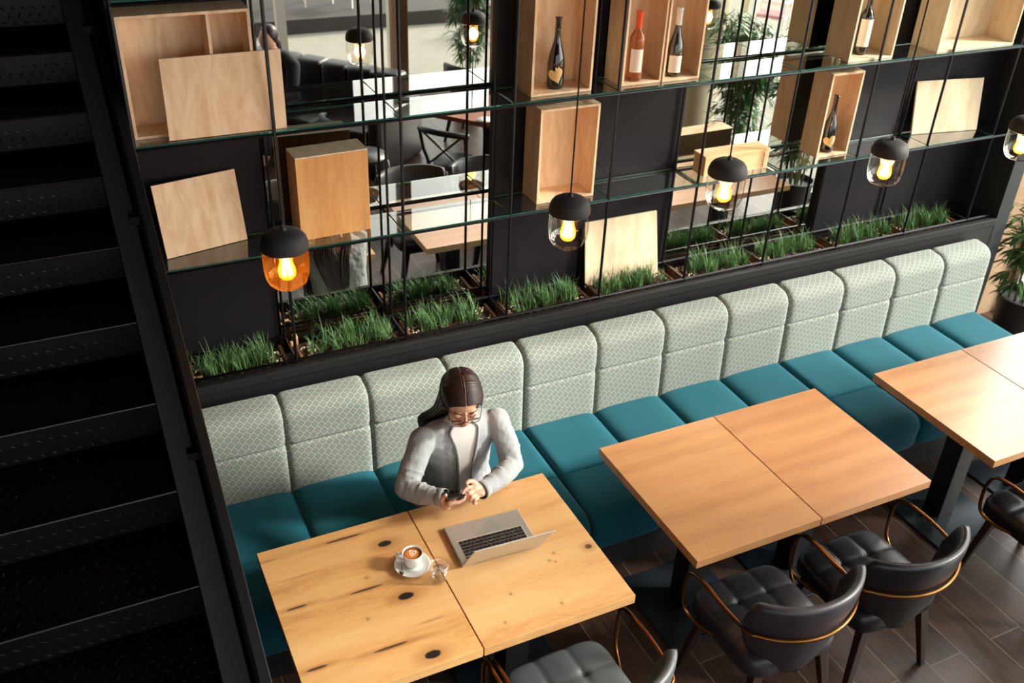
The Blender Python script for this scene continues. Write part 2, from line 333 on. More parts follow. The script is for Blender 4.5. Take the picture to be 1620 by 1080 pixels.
def lerp(a, b, t): return a+(b-a)*t
def smoothpath(pts, n=6, closed=False):
    P = [V(p) for p in pts]; out = []; m = len(P)
    for i in range(m if closed else m-1):
        p0 = P[(i-1) % m] if closed or i > 0 else P[i]; p1 = P[i]; p2 = P[(i+1) % m]; p3 = P[(i+2) % m] if closed or i+2 < m else P[-1]
        for k in range(n):
            t = k/n; out.append(.5*((2*p1)+(p2-p0)*t+(2*p0-5*p1+4*p2-p3)*t*t+(3*p1-p0-3*p2+p3)*t**3))
    if not closed: out.append(P[-1])
    return out

# ------------------------------------------------------------------ room shell
YM = 1.125
struct(MB().box(-3.2, -5.25, -.1, 5.35, 3.6, 0).build('floor', M['floor']))
struct(MB().box(-.70, -5.25, 5.3, 5.35, 1.3, 5.4).build('ceiling', M['ceil'])); struct(MB().box(-3.2, -5.25, 5.3, -.70, 3.6, 5.4).build('added_dark_ceiling', M['dwall']))  # dark stairwell ceiling added out of view to keep tread reflections dark
struct(MB().box(-.74, YM+.004, 0, 4.46, YM+.12, 5.3).build('wall_back', M['dwall']))
struct(MB().box(4.46, YM-.02, 0, 5.35, YM+.12, 5.3).build('wall_back_end', M['stucco']))
struct(MB().box(-3.3, -5.25, 0, -3.2, 3.6, 5.3).build('wall_left', M['dwall']))
struct(MB().box(-3.2, 3.5, 0, -.74, 3.6, 5.3).build('wall_stairwell', M['dwall']))
struct(MB().box(-.74, YM+.12, 0, -.66, 3.5, 5.3).build('wall_stair_side', M['dwall']))
def window_wall(n, ax, fixed, stops, zt=5.1, th=.10, posts=()):
    # a row of floor-to-ceiling windows; stops = joints along the wall
    for i in range(len(stops)-1):
        a, b = stops[i], stops[i+1]; w = .05; fr = MB(); pn = MB()
        def bx(mb, p, q, z0, z1, d):
            if ax == 'x': mb.box(fixed-d, p, z0, fixed+d, q, z1)
            else: mb.box(p, fixed-d, z0, q, fixed+d, z1)
        bx(fr, a, a+w, .0, zt, th/2); bx(fr, b-w, b, .0, zt, th/2); bx(fr, a+w, b-w, 0, .07, th/2); bx(fr, a+w, b-w, zt-.07, zt, th/2)
        bx(pn, a+w, b-w, .07, zt-.07, .004)
        o = struct(fr.build('window_%d' % (n+i), M['white'])); pn.build('pane', M['pane'], o)
window_wall(1, 'x', 5.30, [-5.10, -3.75, -2.46, -.98, .56, YM-.03], 4.5)
window_wall(6, 'y', -5.20, [-3.2, -1.6, .1, 1.36, 2.60], 3.7)
window_wall(10, 'y', -5.20, [2.60, 3.98, 5.20])
struct(MB().box(-3.2, -5.25, 3.7, 2.1, -5.15, 5.3).build('added_upper_wall', M['dwall']))  # unseen dark wall added to shorten the glare on the glass shelf
struct(MB().box(5.25, -5.25, 4.5, 5.35, YM, 5.3).build('wall_right', M['cream'])); struct(MB().box(1.36, -5.25, 5.1, 5.25, -5.15, 5.3).build('wall_front', M['cream']))  # right wall brought low, out of view, to keep sun off the stairs
# columns by the windows
tag(MB().lathe([(.17, 0), (.17, 5.0)], 32, (5.02, -2.66, 0)).build('round_column', M['cream'], smooth=True, auto=40), 'round cream column beside the right-hand windows, seen in the mirror', 'column')
tag(MB().box(2.56, -5.10, 0, 2.70, -4.96, 5.0).build('square_column', M['brownc'], bevel=.005), 'slim brown wooden column in front of the far windows, seen in the mirror', 'column')
# terrace outside
struct(MB().box(-12, -40, -.14, 45, 20, -.10).build('ground_terrace', M['pave'])); struct(MB().box(-8, -16, -.10, 7.4, -8.6, .10).build('terrace_deck', M['deck']))

# ------------------------------------------------------------------ black boards and mirrors behind the shelving
boards = [(-.737, -.215, 'black board behind the leaning plywood sheets, left of the mirror'), (.925, 2.025, 'wide black board behind the wine boxes, between the two mirrors'), (3.12, 4.46, 'black board behind the shelving, right of the right-hand mirror')]
for a, b, lb in boards:
    tag(MB().box(a, 1.075, .90, b, YM-.004, 3.9).build('wall_board', M['panel'], bevel=.002), lb, 'wall panel', 'black wall boards')
for a, b, lb in [(-.215, .925, 'large mirror behind the left shelves reflecting tables and lamps'), (2.025, 3.12, 'tall mirror behind the right shelves reflecting plants and windows')]:
    tag(MB().box(a+.002, YM-.012, .90, b-.002, YM-.001, 3.9).build('wall_mirror', M['mirror']), lb, 'mirror', 'mirrors behind the shelving')

# ------------------------------------------------------------------ planter
pl = thing('planter', 'long black planter ledge behind the banquette, filled with grass trays', 'planter', (-.735, .80, 0))
def pbox(*a): return MB().box(*a)
pbox(0, 0, 0, 5.155, .03, 1.020).build('front_board', M['black'], pl, bevel=.002)
pbox(0, .03, .86, 5.155, .27, .929).build('shelf_board', M['black'], pl)
pbox(0, -.012, .975, 5.155, .0, 1.020).build('front_lip', M['black'], pl, bevel=.002)
X0, SP, YF, YB = -.1926, .5482, .842, 1.060
xs = [X0+SP*i for i in range(-1, 9)]
def grass_mesh(mb, x0, x1, y0, y1, z, clumps, blades, h, rnd):
    for c in range(clumps):
        cx = rnd.uniform(x0, x1); cy = rnd.uniform(y0, y1); lean = rnd.uniform(0, 2*pi)
        for b in range(blades):
            a = rnd.uniform(0, 2*pi); hh = h*rnd.uniform(.55, 1.15); out = hh*rnd.uniform(.12, .75)
            bx, by = cx+rnd.gauss(0, .008), cy+rnd.gauss(0, .008); w = rnd.uniform(.0013, .0025); nx, ny = -sin(a)*w, cos(a)*w
            P = []
            for k in range(4):
                t = k/3; zz = z+hh*(t-.28*t*t*(out/hh)); o = out*t*t*(.9)
                P.append((bx+cos(a)*o+.012*t*cos(lean), by+sin(a)*o+.012*t*sin(lean), zz))
            vs = []
            for k in range(3): s = 1-.25*k; p = P[k]; vs += [(p[0]-nx*s, p[1]-ny*s, p[2]), (p[0]+nx*s, p[1]+ny*s, p[2])]
            vs.append(P[3]); mb.add(vs, [(0, 1, 3, 2), (2, 3, 5, 4), (4, 5, 6)])
for i in range(len(xs)-1):
    a, b = xs[i]+.03, xs[i+1]-.03
    if i == 0: a = -.72
    where = ['at the left end beside the staircase', 'under the left mirror below the solid wood block', 'under the left mirror right of the wood block', 'left of the plywood sheet, under the open box', 'around the leaning plywood sheet', 'under the right mirror below the small crate', 'below the box with the heart-labelled bottle', 'under the right black board', 'at the far right end of the ledge'][i]
    t = thing('grass_tray', 'wooden tray of green grass '+where, 'planter tray', ((a+b)/2, .95, .93), 0, 'grass trays along the ledge')
    L = (b-a)/2
    tr = MB()
    for yy in (-.095, .083): tr.box(-L, yy, 0, L, yy+.012, .055)
    for xx in (-L, L-.014): tr.box(xx, -.083, 0, xx+.014, .083, .08)
    tr.build('tray_frame', M['slat'], t, bevel=.001)
    so = MB(); n = 24
    for ii in range(n+1):
        for jj in range(9): so.v.append((-L+.014+(2*L-.028)*ii/n, -.083+.166*jj/8, .058+.012*R.random()))
    for ii in range(n):
        for jj in range(8): k = ii*9+jj; so.f.append((k, k+9, k+10, k+1))
    tag(so.build('soil', M['soil'], t), kind='stuff')
    g = MB(); g2 = MB(); rr = random.Random(50+i)
    fill = L*.84
    sh = rr.uniform(-.03, .03)
    grass_mesh(g, -fill-sh, fill-sh, -.06, .05, .06, 34, 17, .105, rr); grass_mesh(g, -fill-sh, fill-sh, -.02, .07, .06, 16, 12, .145, rr)
    tag(g.build('grass', M['grass'], t), kind='stuff')
    pb = MB()
    for k in range(46):
        px = rr.choice((-1, 1))*rr.uniform(L*.6, L-.02); pb.ball((px, rr.uniform(-.07, .07), .07), rr.uniform(.005, .011), rr.uniform(.005, .011), .005, 6)
    tag(pb.build('pebbles', M['pebble'], t, smooth=True), kind='stuff')
for k, (x, y) in enumerate([(-.165, 1.02), (-.150, 1.035)]):
    tag(MB().box(x-.012, y-.012, .93, x+.012, y+.012, 1.045-.025*(1-k)).build('wooden_peg', M['crate'], bevel=.001), ['small wooden peg standing in the planter, the front one of two', 'small wooden peg standing in the planter, the rear taller one'][k], 'wooden peg', 'wooden pegs in the planter')

# ------------------------------------------------------------------ steel shelving
rk = thing('shelving_unit', 'black ribbed-steel shelving frame with glass shelves above the banquette', 'shelving', (0, YF, 1.03))
for x in xs:
    MB().tube([(x, 0, -.04), (x, 0, 2.9)], .0075, 8).build('upright', M['rebar'], rk, smooth=True)
    if abs(x-4.19) > .01: MB().tube([(x, YB-YF, -.04), (x, YB-YF, 2.9)], .0065, 8).build('upright', M['rebar'], rk, smooth=True)
LV = [1.03, 1.587, 2.137, 2.687]
for k, z in enumerate(LV):
    for y in (0, YB-YF):
        MB().tube([(-.745, y, z-1.03), (4.40, y, z-1.03)], .0075, 8).build('rail', M['rebar'], rk, smooth=True)
    for x in xs:
        MB().tube([(x, 0, z-1.03), (x, YB-YF, z-1.03)], .005, 6).build('cross_bar', M['rebar'], rk, smooth=True)
for z in LV[1:]:
    for i in range(len(xs)-1):
        a, b = xs[i]+.004, xs[i+1]-.004; z0 = z-1.03+.0085; z1 = z0+.008
        g = MB().box(a, -.008, z0, b, YB-YF+.006, z1)
        o = g.build('glass_shelf', M['glass'], rk); o.data.materials.append(M['edge'])
        for p in o.data.polygons:
            if abs(p.normal.z) < .5: p.material_index = 1
post = tag(MB().box(4.425, .80, 0, 4.545, 1.09, 5.0).build('steel_column', M['stringer'], bevel=.003), 'black steel column closing the right end of the shelving', 'column')

# ------------------------------------------------------------------ banquette
def prof_samples(pts, step=.006):
    out = []
    for i in range(len(pts)-1):
        a, b = V(pts[i]), V(pts[i+1]); n = max(1, int((b-a).length/step))
        for k in range(n): out.append(a.lerp(b, k/n))
    out.append(V(pts[-1])); return out
def arc2(cx, cz, r, a0, a1, n=8): return [(cx+r*cos(math.radians(lerp(a0, a1, k/n))), cz+r*sin(math.radians(lerp(a0, a1, k/n)))) for k in range(n+1)]
def padded(x0, x1, pads, prof, puff, mids, soft=.03, endr=.03):
    P = prof_samples(prof); n = len(P); s = [0]; so_ = [0]
    for i in range(1, n): s.append(s[-1]+(P[i]-P[i-1]).length)
    N = []
    for i in range(n):
        d = (P[min(i+1, n-1)]-P[max(i-1, 0)]).normalized(); N.append(V((-d.y, d.x)))
    for i in range(1, n): so_.append(so_[-1]+((P[i]+N[i]*puff*1.9)-(P[i-1]+N[i-1]*puff*1.9)).length)
    w = (x1-x0)/pads; mb = MB(); mb.uv = []; us = []
    offs = [0, .004, .010, .02, .035, .055, .09, .13, .5*w] ; offs = [o for o in offs if o < w/2]+[w/2]
    for p in range(pads):
        xa = x0+p*w
        seq = offs+[w-o for o in reversed(offs[:-1])]
        if p < pads-1: seq = seq[:-1]
        us += [(xa+o, min(o, w-o), (p == 0 and o < w/2) or (p == pads-1 and o > w/2)) for o in seq]
    for (x, dv, endp) in us:
        for i in range(n):
            f = 1-exp(-dv/soft) if not endp else sqrt(max(0, 1-(1-min(dv/.035, 1))**2))
            d = puff*f
            for sm in mids:
                dh = abs(s[i]-sm)
                d -= puff*.50*exp(-(dh/.0065)**2)*f + puff*.45*exp(-(dv*dv+dh*dh)/.024**2)*(0 if endp else 1)
            q = P[i]+N[i]*d; mb.v.append((x, q.x, q.y)); mb.uv.append((x, so_[i]))
    for a in range(len(us)-1):
        for i in range(n-1): k = a*n+i; mb.f.append((k, k+1, k+n+1, k+n))
    mb.f.append(tuple(reversed(range(n)))); mb.f.append(tuple((len(us)-1)*n+i for i in range(n)))
    return mb
backP = [(.605, .40), (.622, .83)]+arc2(.685, .850, .062, 180, 95, 8)[1:]+[(.735, .917)]+arc2(.735, .90, .018, 90, 0, 4)+[(.755, .40)]
seatP = [(-.095, .265), (-.135, .285), (-.138, .37)]+arc2(-.085, .385, .055, 180, 92, 8)+[(.59, .448), (.615, .42), (.615, .30)]
units = [(-.735, .905, 'leftmost section of the banquette, teal seat, where the woman sits'), (.915, 2.60, 'middle section of the banquette, teal seat behind the empty middle table'), (2.612, 4.23, 'far right section of the banquette, teal seat behind the glare-lit table')]
for (a, b, lb) in units:
    t = thing('banquette', lb, 'banquette', (0, 0, 0), 0, 'banquette sections along the wall')
    bp = padded(a, b, 4, [(p[0], p[1]) for p in backP], .019, [.325], .009); bp.f = [tuple(reversed(q)) for q in bp.f]
    bp.build('backrest', M['pat'], t, smooth=True, auto=60)
    sp_ = padded(a, b, 4, [(p[0], p[1]) for p in seatP], .032, [.5], .028); sp_.f = [tuple(reversed(q)) for q in sp_.f]
    sp_.build('seat', M['teal'], t, smooth=True, auto=60)
    MB().box(a+.01, -.06, 0, b-.01, .78, .27).build('plinth', M['plinth'], t)

# ------------------------------------------------------------------ tables
def table(x0, x1, yb, mat, label, group):
    W_ = x1-x0; t = thing('dining_table', label, 'table', (x0, yb, 0), 0, group)
    MB().box(0, -.8, .708, W_, 0, .75).build('tabletop', mat, t, bevel=.0015)
    cx, cy = W_/2, -.4
    rings = []
    for z, h in ((.012, .055), (.55, .055), (.66, .085), (.708, .14)):
        rings.append([(cx-h, cy-.055, z), (cx+h, cy-.055, z), (cx+h, cy+.055, z), (cx-h, cy+.055, z)])
    MB().loft(rings).build('pedestal', M['black'], t, bevel=.003)
    MB().box(cx-.235, cy-.235, 0, cx+.235, cy+.235, .012).build('base_plate', M['basep'], t, bevel=.003)
    return t
G = 'oak tables pushed together in pairs along the banquette'
table(-.615, .0235, -.058, M['oak1'], 'oak table with big black knots, under the coffee cup, left half of the near pair', G)
table(.0285, .6718, -.058, M['oak2'], 'oak table carrying the laptop, in front of the woman', G)
table(.9994, 1.6476, -.002, M['oak3'], 'empty oak table, left half of the middle pair', G)
table(1.6526, 2.2918, -.002, M['oak4'], 'empty oak table, right half of the middle pair, darker warm grain', G)
table(2.6836, 3.326, -.017, M['oak3'], 'empty oak table washed by glare, left half of the right-hand pair', G)
table(3.331, 3.973, -.017, M['oak4'], 'oak table at the right edge of the photo, right half of the right pair', G)

# ------------------------------------------------------------------ chairs
def make_chair():
    t = thing('armchair', '', 'chair')
    # seat cushion: rounded square with pinched seams
    W2, D2 = .235, .235; n = 44; mb = MB()
    def hgt(x, y):
        e = max(abs(x)/W2, abs(y)/D2); cor = ((abs(x)/W2)**6+(abs(y)/D2)**6)
        h = .068*(max(0, 1-cor))**.22
        seams = min(abs(abs(x)-.075), abs(abs(y)-.075)); sx = abs(abs(x)-.075); sy = abs(abs(y)-.075)
        h -= .006*exp(-(seams/.005)**2)*(1 if e < .97 else 0) + .013*exp(-((sx*sx+sy*sy)/.020**2)) + .003*exp(-(seams/.025)**2)
        return h
    for i in range(n+1):
        for j in range(n+1):
            u, v = -1+2*i/n, -1+2*j/n
            u = math.copysign(abs(u)**.8, u); v = math.copysign(abs(v)**.8, v)
            # pull the square's corners in to a superellipse
            k = 1/((abs(u)**6+abs(v)**6)**(1/6))*max(abs(u), abs(v)) if (u or v) else 1
            x, y = u*W2*k*.999, v*D2*k*.999
            mb.v.append((x, y, .405+hgt(x, y)))
    for i in range(n):
        for j in range(n): k = i*(n+1)+j; mb.f.append((k, k+n+1, k+n+2, k+1))
    edge = [j for j in range(n+1)]+[i*(n+1)+n for i in range(1, n+1)]+[n*(n+1)+j for j in range(n-1, -1, -1)]+[i*(n+1) for i in range(n-1, 0, -1)]
    o = len(mb.v); mb.v += [(mb.v[k][0]*1.0, mb.v[k][1]*1.0, .375) for k in edge]; o2 = len(mb.v); mb.v += [(mb.v[k][0]*.93, mb.v[k][1]*.93, .362) for k in edge]; m = len(edge)
    for k in range(m): k2 = (k+1) % m; mb.f.append((edge[k], edge[k2], o+k2, o+k)); mb.f.append((o+k, o+k2, o2+k2, o2+k))
    mb.f.append(tuple(o2+k for k in range(m)))
    mb.build('seat', M['lplum'], t, smooth=True)
    # curved shell backrest
    NA, NZ = 36, 16; mb = MB(); tk = .048
    def pos(a, z, off):
        # a in -1..1 across the back
        ang = a*1.18; rx = .278+.02*(z-.5)/.3; top = z
        k = (z-.40)/.42
        x = (rx+off)*sin(ang)*(.80+.20*max(0, min(1, k*1.5))); y = -.245-.075*k+.24*(1-cos(ang)) - (off)*cos(ang)
        return (x, y, z)
    def zr(a):
        e = abs(a); zt = .815-.03*max(0, e-.45)**1.5; zb = .352+.17*e**2.2
        shrink = sqrt(max(0, 1-max(0, (e-.86)/.14)**2)); c = .665
        return lerp(c, zb, shrink), lerp(c, zt, shrink)
    ring = []
    for i in range(NA+1):
        a = -1+2*i/NA; z0, z1 = zr(a); prof = []
        for k in range(NZ+1):
            t_ = k/NZ; zz = lerp(z0, z1, t_); th = tk*(sin(pi*min(max(t_*.96+.02, 0), 1)))**.35*.5*(1+.35*t_); prof.append((a, zz, th))
        outer = [pos(a, z, h) for (a, z, h) in prof]; inner = [pos(a, z, -h) for (a, z, h) in reversed(prof)]
        ring.append(outer+inner)
    mb.loft(ring); mb.build('backrest', M['lplum'], t, smooth=True)
    # brass arm hoop around the back
    side = [(.205, -.03, .39), (.255, .08, .385), (.285, .165, .42), (.294, .185, .50), (.294, .180, .60), (.292, .150, .652), (.290, .06, .668), (.292, -.05, .664)]
    rear = [pos(a/8, .655-.012*(1-abs(a)/8), .040) for a in range(7, -8, -1)]
    path = side+rear+[(-x, y, z) for x, y, z in reversed(side)]
    MB().tube(smoothpath(path, 4), .0085, 10).build('arm_hoop', M['brass'], t, smooth=True)
    MB().tube(smoothpath([(0, -.10, .352), (0, -.18, .350), (0, -.245, .352)], 5), .018, 8, flat=.4).build('back_brace', M['black'], t, smooth=True)
    fr = MB().box(-.20, -.20, .345, .20, .20, .367); fr.build('seat_frame', M['black'], t, bevel=.004)
    for sx in (-1, 1):
        for sy, fy in ((1, .20), (-1, -.245)):
            rings = []
            for z, w, d in ((.0, .014, .013), (.36, .025, .020)):
                k = z/.36; cx = sx*lerp(.235, .170, k); cy = lerp(fy, fy*.78, k)
                rings.append([(cx-w, cy-d, z), (cx+w, cy-d, z), (cx+w, cy+d, z), (cx-w, cy+d, z)])
            MB().loft(rings).build('leg', M['legw'], t, bevel=.004)
    return t
ch = make_chair(); GC = 'leather armchairs with brass hoops at the tables'
ch.location = (1.305, -.925, 0); ch['label'] = 'charcoal leather armchair with brass hoop, left of the two at the middle tables'; ch['group'] = GC
c2 = dup(ch, (1.880, -.925, 0), 0, 'black leather armchair with brass hoop, right of the two at the middle tables', GC); relabel_mat(c2, M['lplum'], M['lblack'])
c3 = dup(ch, (.365, -.985, 0), .03, 'grey leather armchair tucked under the laptop table at the bottom edge', GC); relabel_mat(c3, M['lplum'], M['lgrey'])
c4 = dup(ch, (-.245, -.985, 0), 0, 'grey leather armchair cut off at the bottom edge, only its golden arm showing', GC); relabel_mat(c4, M['lplum'], M['lgrey'])
c5 = dup(ch, (3.010, -.985, 0), 0, 'black leather armchair at the right edge of the photo, dark arm hoop', GC); relabel_mat(c5, M['lplum'], M['lblack'])

# ------------------------------------------------------------------ pendants
def make_lamp():
    t = thing('pendant_lamp', '', 'lamp')
    cap = [(.004, .222), (.007, .221), (.011, .208), (.030, .206), (.048, .202), (.062, .194), (.0715, .182), (.0770, .166), (.0785, .152), (.0775, .143), (.071, .139), (.02, .139)]
    MB().lathe(cap, 36).build('cap', M['cap'], t, smooth=True, auto=50)
    MB().tube([(0, 0, .215), (0, 0, 2.85)], .0032, 8).build('cord', M['cord'], t, smooth=True)
    gl = [(.0750, .142), (.0755, .110), (.0750, .075), (.0720, .047), (.0640, .023), (.050, .008), (.028, .001), (.001, .0)]
    MB().lathe(gl, 36).build('glass_shade', M['lampglass'], t, smooth=True)
    MB().lathe([(.013, .139), (.013, .118), (.011, .114), (.001, .114)], 16).build('socket', M['cap'], t, smooth=True)
    b = MB().lathe([(.012, .118), (.015, .105), (.025, .080), (.030, .060), (.028, .043), (.018, .032), (.001, .028)], 24).build('bulb', M['bulbglass'], t, smooth=True)
    fl = MB()
    for k in range(8):
        q = 2*pi*k/8; r0, r1 = .006, .017
        fl.tube([(r0*cos(q), r0*sin(q), .112), (r1*cos(q+.2), r1*sin(q+.2), .046)], .0030, 6)
    fl.build('filament', M['fil'], b)
    return t
def bulb_light(root, e):
    d = bpy.data.lights.new('bulb_light', 'POINT'); d.energy = e; d.color = (1, .55, .22); d.shadow_soft_size = .03
    o = bpy.data.objects.new('bulb_light', d); o.parent = root; o.location = (0, 0, .075); COL.objects.link(o)
lamp = make_lamp(); GL = 'pendant lamps hanging in a row over the tables'
spots = [(-.403, 1.972, 'amber-tinted pendant lamp nearest the staircase, above the first table'), (.658, 1.928, 'second pendant lamp from the left, in front of the plywood sheet in the planter'), (1.366, 1.976, 'third pendant lamp from the left, in front of the small wooden crate'), (2.228, 1.950, 'fourth pendant lamp from the left, in front of the right black board'), (3.075, 1.955, 'pendant lamp cut off by the right edge of the photo')]
lamps = []
for i, (x, z, lb) in enumerate(spots):
    o = lamp if i == 0 else copy_tree(lamp)
    o.location = (x, -.15, z); o.rotation_euler.z = i*.7; o['label'] = lb; o['group'] = GL; lamps.append(o)
relabel_mat(lamps[0], M['lampglass'], M['amberglass'])
for o in lamps: bulb_light(o, 3.0)

# ------------------------------------------------------------------ boxes, boards and bottles on the shelves
ZS = [1.604, 2.154]
def open_box(x0, x1, y0, y1, z0, h, label, mats=('ply',), group='open plywood boxes on the shelves', div=None, w=.012, rz=0):
    t = thing('wooden_box', label, 'box', (x0, y0, z0), rz, group); L = x1-x0; D = y1-y0; m = M[mats[0]]
    MB().box(w, D-w, w, L-w, D-.001, h-w).build('back_panel', m, t)
    f = MB().box(0, 0, 0, w, D, h).box(L-w, 0, 0, L, D, h).box(w, 0, 0, L-w, D, w).box(w, 0, h-w, L-w, D, h)
    f.build('frame', m, t, bevel=.0008)
    if div: MB().box(div-w/2, .004, w, div+w/2, D-w, h-w).build('divider', m, t)
    return t
open_box(-.728, -.232, .906, 1.058, ZS[1], .475, 'wide plywood box with a divider, at the top left behind a leaning sheet', div=.335)
open_box(1.005, 1.325, .880, 1.050, ZS[1], .478, 'open plywood box holding the gold heart bottle on the top shelf')
open_box(1.072, 1.395, .895, 1.055, ZS[0], .478, 'empty open plywood box on the lower shelf above the second lamp')
open_box(1.497, 1.722, .890, 1.055, ZS[1], .478, 'narrow plywood box holding the orange wine bottle')
open_box(1.726, 1.945, .885, 1.055, ZS[1], .478, 'narrow plywood box holding the bottle with white cap, right of the orange wine')
open_box(2.853, 3.080, .905, 1.050, ZS[0], .478, 'narrow plywood box on the lower shelf holding a heart-labelled bottle')
open_box(2.890, 3.205, .860, 1.050, ZS[1], .478, 'open box at the upper right holding a bottle with a tall cream label', mats=('ply2',))
open_box(3.530, 4.135, .852, 1.050, ZS[1], .40, 'wide shallow plywood box at the upper right corner of the photo', mats=('ply2',))
bl = thing('wood_block', 'solid pine block box standing on the lower left shelf in front of the mirror', 'box', (-.105, .905, ZS[0]), .04)
MB().box(0, 0, 0, .330, .135, .385).build('planked_body', M['pine'], bl, bevel=.002); MB().box(.0, .0, .3855, .330, .135, .392).build('top_lid', M['ply2'], bl, bevel=.001)
cr = thing('wine_crate', 'small lidded pale wooden crate lying on the lower shelf before the right mirror', 'crate', (2.075, .900, ZS[0]), -.02)
MB().box(0, 0, 0, .415, .105, .105).build('crate_body', M['crate'], cr, bevel=.0015); MB().box(-.004, -.004, .1055, .419, .109, .114).build('lid', M['crate'], cr, bevel=.001)
f = MB()
for (a, b, c, d) in ((.0, .0, .03, .105), (.385, 0, .415, .105), (.03, 0, .385, .012), (.03, .093, .385, .105)): f.box(a, -.003, b, c, 0, d)
f.build('front_frame', M['crate'], cr)
def sheet(c, label, mat, th=.012, grp='plywood sheets leaning on the shelving'):
    # c: bottom-left, bottom-right, top-right, top-left front corners
    c = [V(p) for p in c]; n = (c[1]-c[0]).cross(c[3]-c[0]).normalized()*-th
    o = sum(c, V())/4
    mb = MB().add([p-o for p in c]+[p+n-o for p in c], [(0, 1, 2, 3), (7, 6, 5, 4), (0, 4, 5, 1), (1, 5, 6, 2), (2, 6, 7, 3), (3, 7, 4, 0)])
    b = mb.build('plywood_sheet', mat, bevel=.0006); b.location = o
    return tag(b, label, 'plywood sheet', grp)
sheet([(-.605, .850, 2.156), (-.137, .850, 2.156), (-.127, .892, 2.467), (-.595, .892, 2.467)], 'plywood sheet leaning on the wide box at the top left', M['ply'])
sheet([(-.681, .938, 1.606), (-.323, 1.012, 1.606), (-.336, 1.060, 1.924), (-.694, .986, 1.924)], 'square plywood sheet leaning on the left black board above the lower shelf', M['ply'])
sheet([(1.463, 1.005, 1.000), (1.939, 1.005, 1.000), (1.916, 1.058, 1.368), (1.462, 1.058, 1.368)], 'pale plywood sheet standing in the planter behind the grass', M['ply2'])
sheet([(3.687, 1.012, 1.606), (4.157, .938, 1.606), (4.150, .986, 1.918), (3.680, 1.060, 1.918)], 'pale square plywood sheet on the lower shelf at the far right', M['ply2'])
def bottle(x, y, z, label, glass, foil, kind, prof='burg', h=.325, lab=None, rz=0):
    t = thing('wine_bottle', label, 'bottle', (x, y, z), rz, 'wine bottles in the shelf boxes'); s = h/.325
    if prof == 'burg': P = [(.001, .004), (.030, .0), (.040, .004), (.0415, .02), (.0415, .10), (.040, .13), (.033, .165), (.022, .20), (.0155, .23), (.0135, .26), (.0135, .315), (.016, .318), (.016, .325), (.001, .325)]
    else: P = [(.001, .004), (.028, .0), (.037, .004), (.038, .02), (.038, .19), (.036, .208), (.026, .226), (.016, .24), (.0138, .255), (.0138, .315), (.0155, .318), (.0155, .325), (.001, .325)]
    MB().lathe([(r, z_*s) for r, z_ in P], 28).build('body', M[glass], t, smooth=True)
    if foil: MB().lathe([(.0152, .245*s), (.0152, .31*s), (.0168, .316*s), (.0168, .326*s), (.001, .3265*s)], 20).build('foil', M[foil], t, smooth=True, auto=50)
    fr = -2.02
    if kind == 'rect':
        r, z0, z1, w = lab
        mb = MB().lathe([(r, z0), (r, z1)], 16, a0=fr-w, a1=fr+w); mb.build('paper_label', M['label'], t, smooth=True)
    elif kind == 'heart':
        mb = MB(); n = 26; N = 10; cz = .068; rad = .0423
        for k in range(N+1):
            for i in range(n):
                q = 2*pi*i/n; k_ = k/N
                hx = 16*sin(q)**3/17*.040; hz = (13*cos(q)-5*cos(2*q)-2*cos(3*q)-cos(4*q))/17*.043; hx, hz = hx*.94-hz*.34, hz*.94+hx*.34
                a = fr+hx*k_/rad; mb.v.append((rad*cos(a), rad*sin(a), cz+hz*k_))
        for k in range(N):
            for i in range(n): i2 = (i+1) % n; mb.f.append((k*n+i, k*n+i2, (k+1)*n+i2, (k+1)*n+i))
        mb.build('heart_label', M['gold'], t, smooth=True)
    return t
w = .0125
bottle(1.165, .950, ZS[1]+w, 'dark wine bottle with a gold heart label in the box at the top centre', 'wine', None, 'heart')
bottle(1.592, .935, ZS[1]+w, 'orange rosé bottle with orange foil and white label', 'rose', 'capred', 'rect', 'bord', lab=(.0386, .045, .155, .85))
bottle(1.822, .940, ZS[1]+w, 'dark green wine bottle with white foil and white label', 'greenb', 'capwhite', 'rect', lab=(.0422, .022, .105, .80))
bottle(2.966, .960, ZS[0]+w, 'dark wine bottle with a gold heart label on the lower right shelf', 'wine', None, 'heart')
bottle(3.045, .950, ZS[1]+w, 'dark wine bottle with a tall cream label in the upper right box', 'wine', None, 'rect', 'bord', lab=(.0386, .045, .19, 1.0))

# ------------------------------------------------------------------ laptop
lp = thing('laptop', 'open silver laptop on the near oak table, its back to the camera', 'laptop', (.283, -.352, .7502), math.radians(-3.0))
MB().box(-.168, -.116, .002, .168, .116, .0155).build('base', M['alu'], lp, bevel=.004, seg=3)
MB().box(-.048, .030, .0156, .048, .100, .0159).build('trackpad', plain('trackpad_glass', (184, 180, 172), .22, metal=.4), lp)
kb = MB().box(-.142, -.094, .0156, .142, .018, .0160); kb.build('keyboard_tray', plain('keyboard_tray', (214, 208, 198), .5, metal=.3), lp)
rows = [(.004, [1, 1, 1, 1.3, 1.3, 5.2, 1.3, 1, 1, 1, 1]), (-.014, [2.4]+[1]*10+[2.4]), (-.032, [1.9]+[1]*11+[1.9]), (-.050, [1.5]+[1]*12+[1.4]), (-.068, [1]*13+[1.6]), (-.084, [1.05]*14)]
for y, ws in rows:
    tot = sum(ws); x = -.139; step = .278/tot
    for w_ in ws:
        hh = .0155 if y > -.08 else .009
        o = MB().box(x+.0012, y-hh/2, .0160, x+w_*step-.0012, y+hh/2, .0176).build('key', M['keys'], lp); x += w_*step
hinge = V((0, -.1165, .0165)); al = math.radians(33)
def lidp(a, b, c): return hinge+V((a, -sin(al)*b-cos(al)*c, cos(al)*b-sin(al)*c))
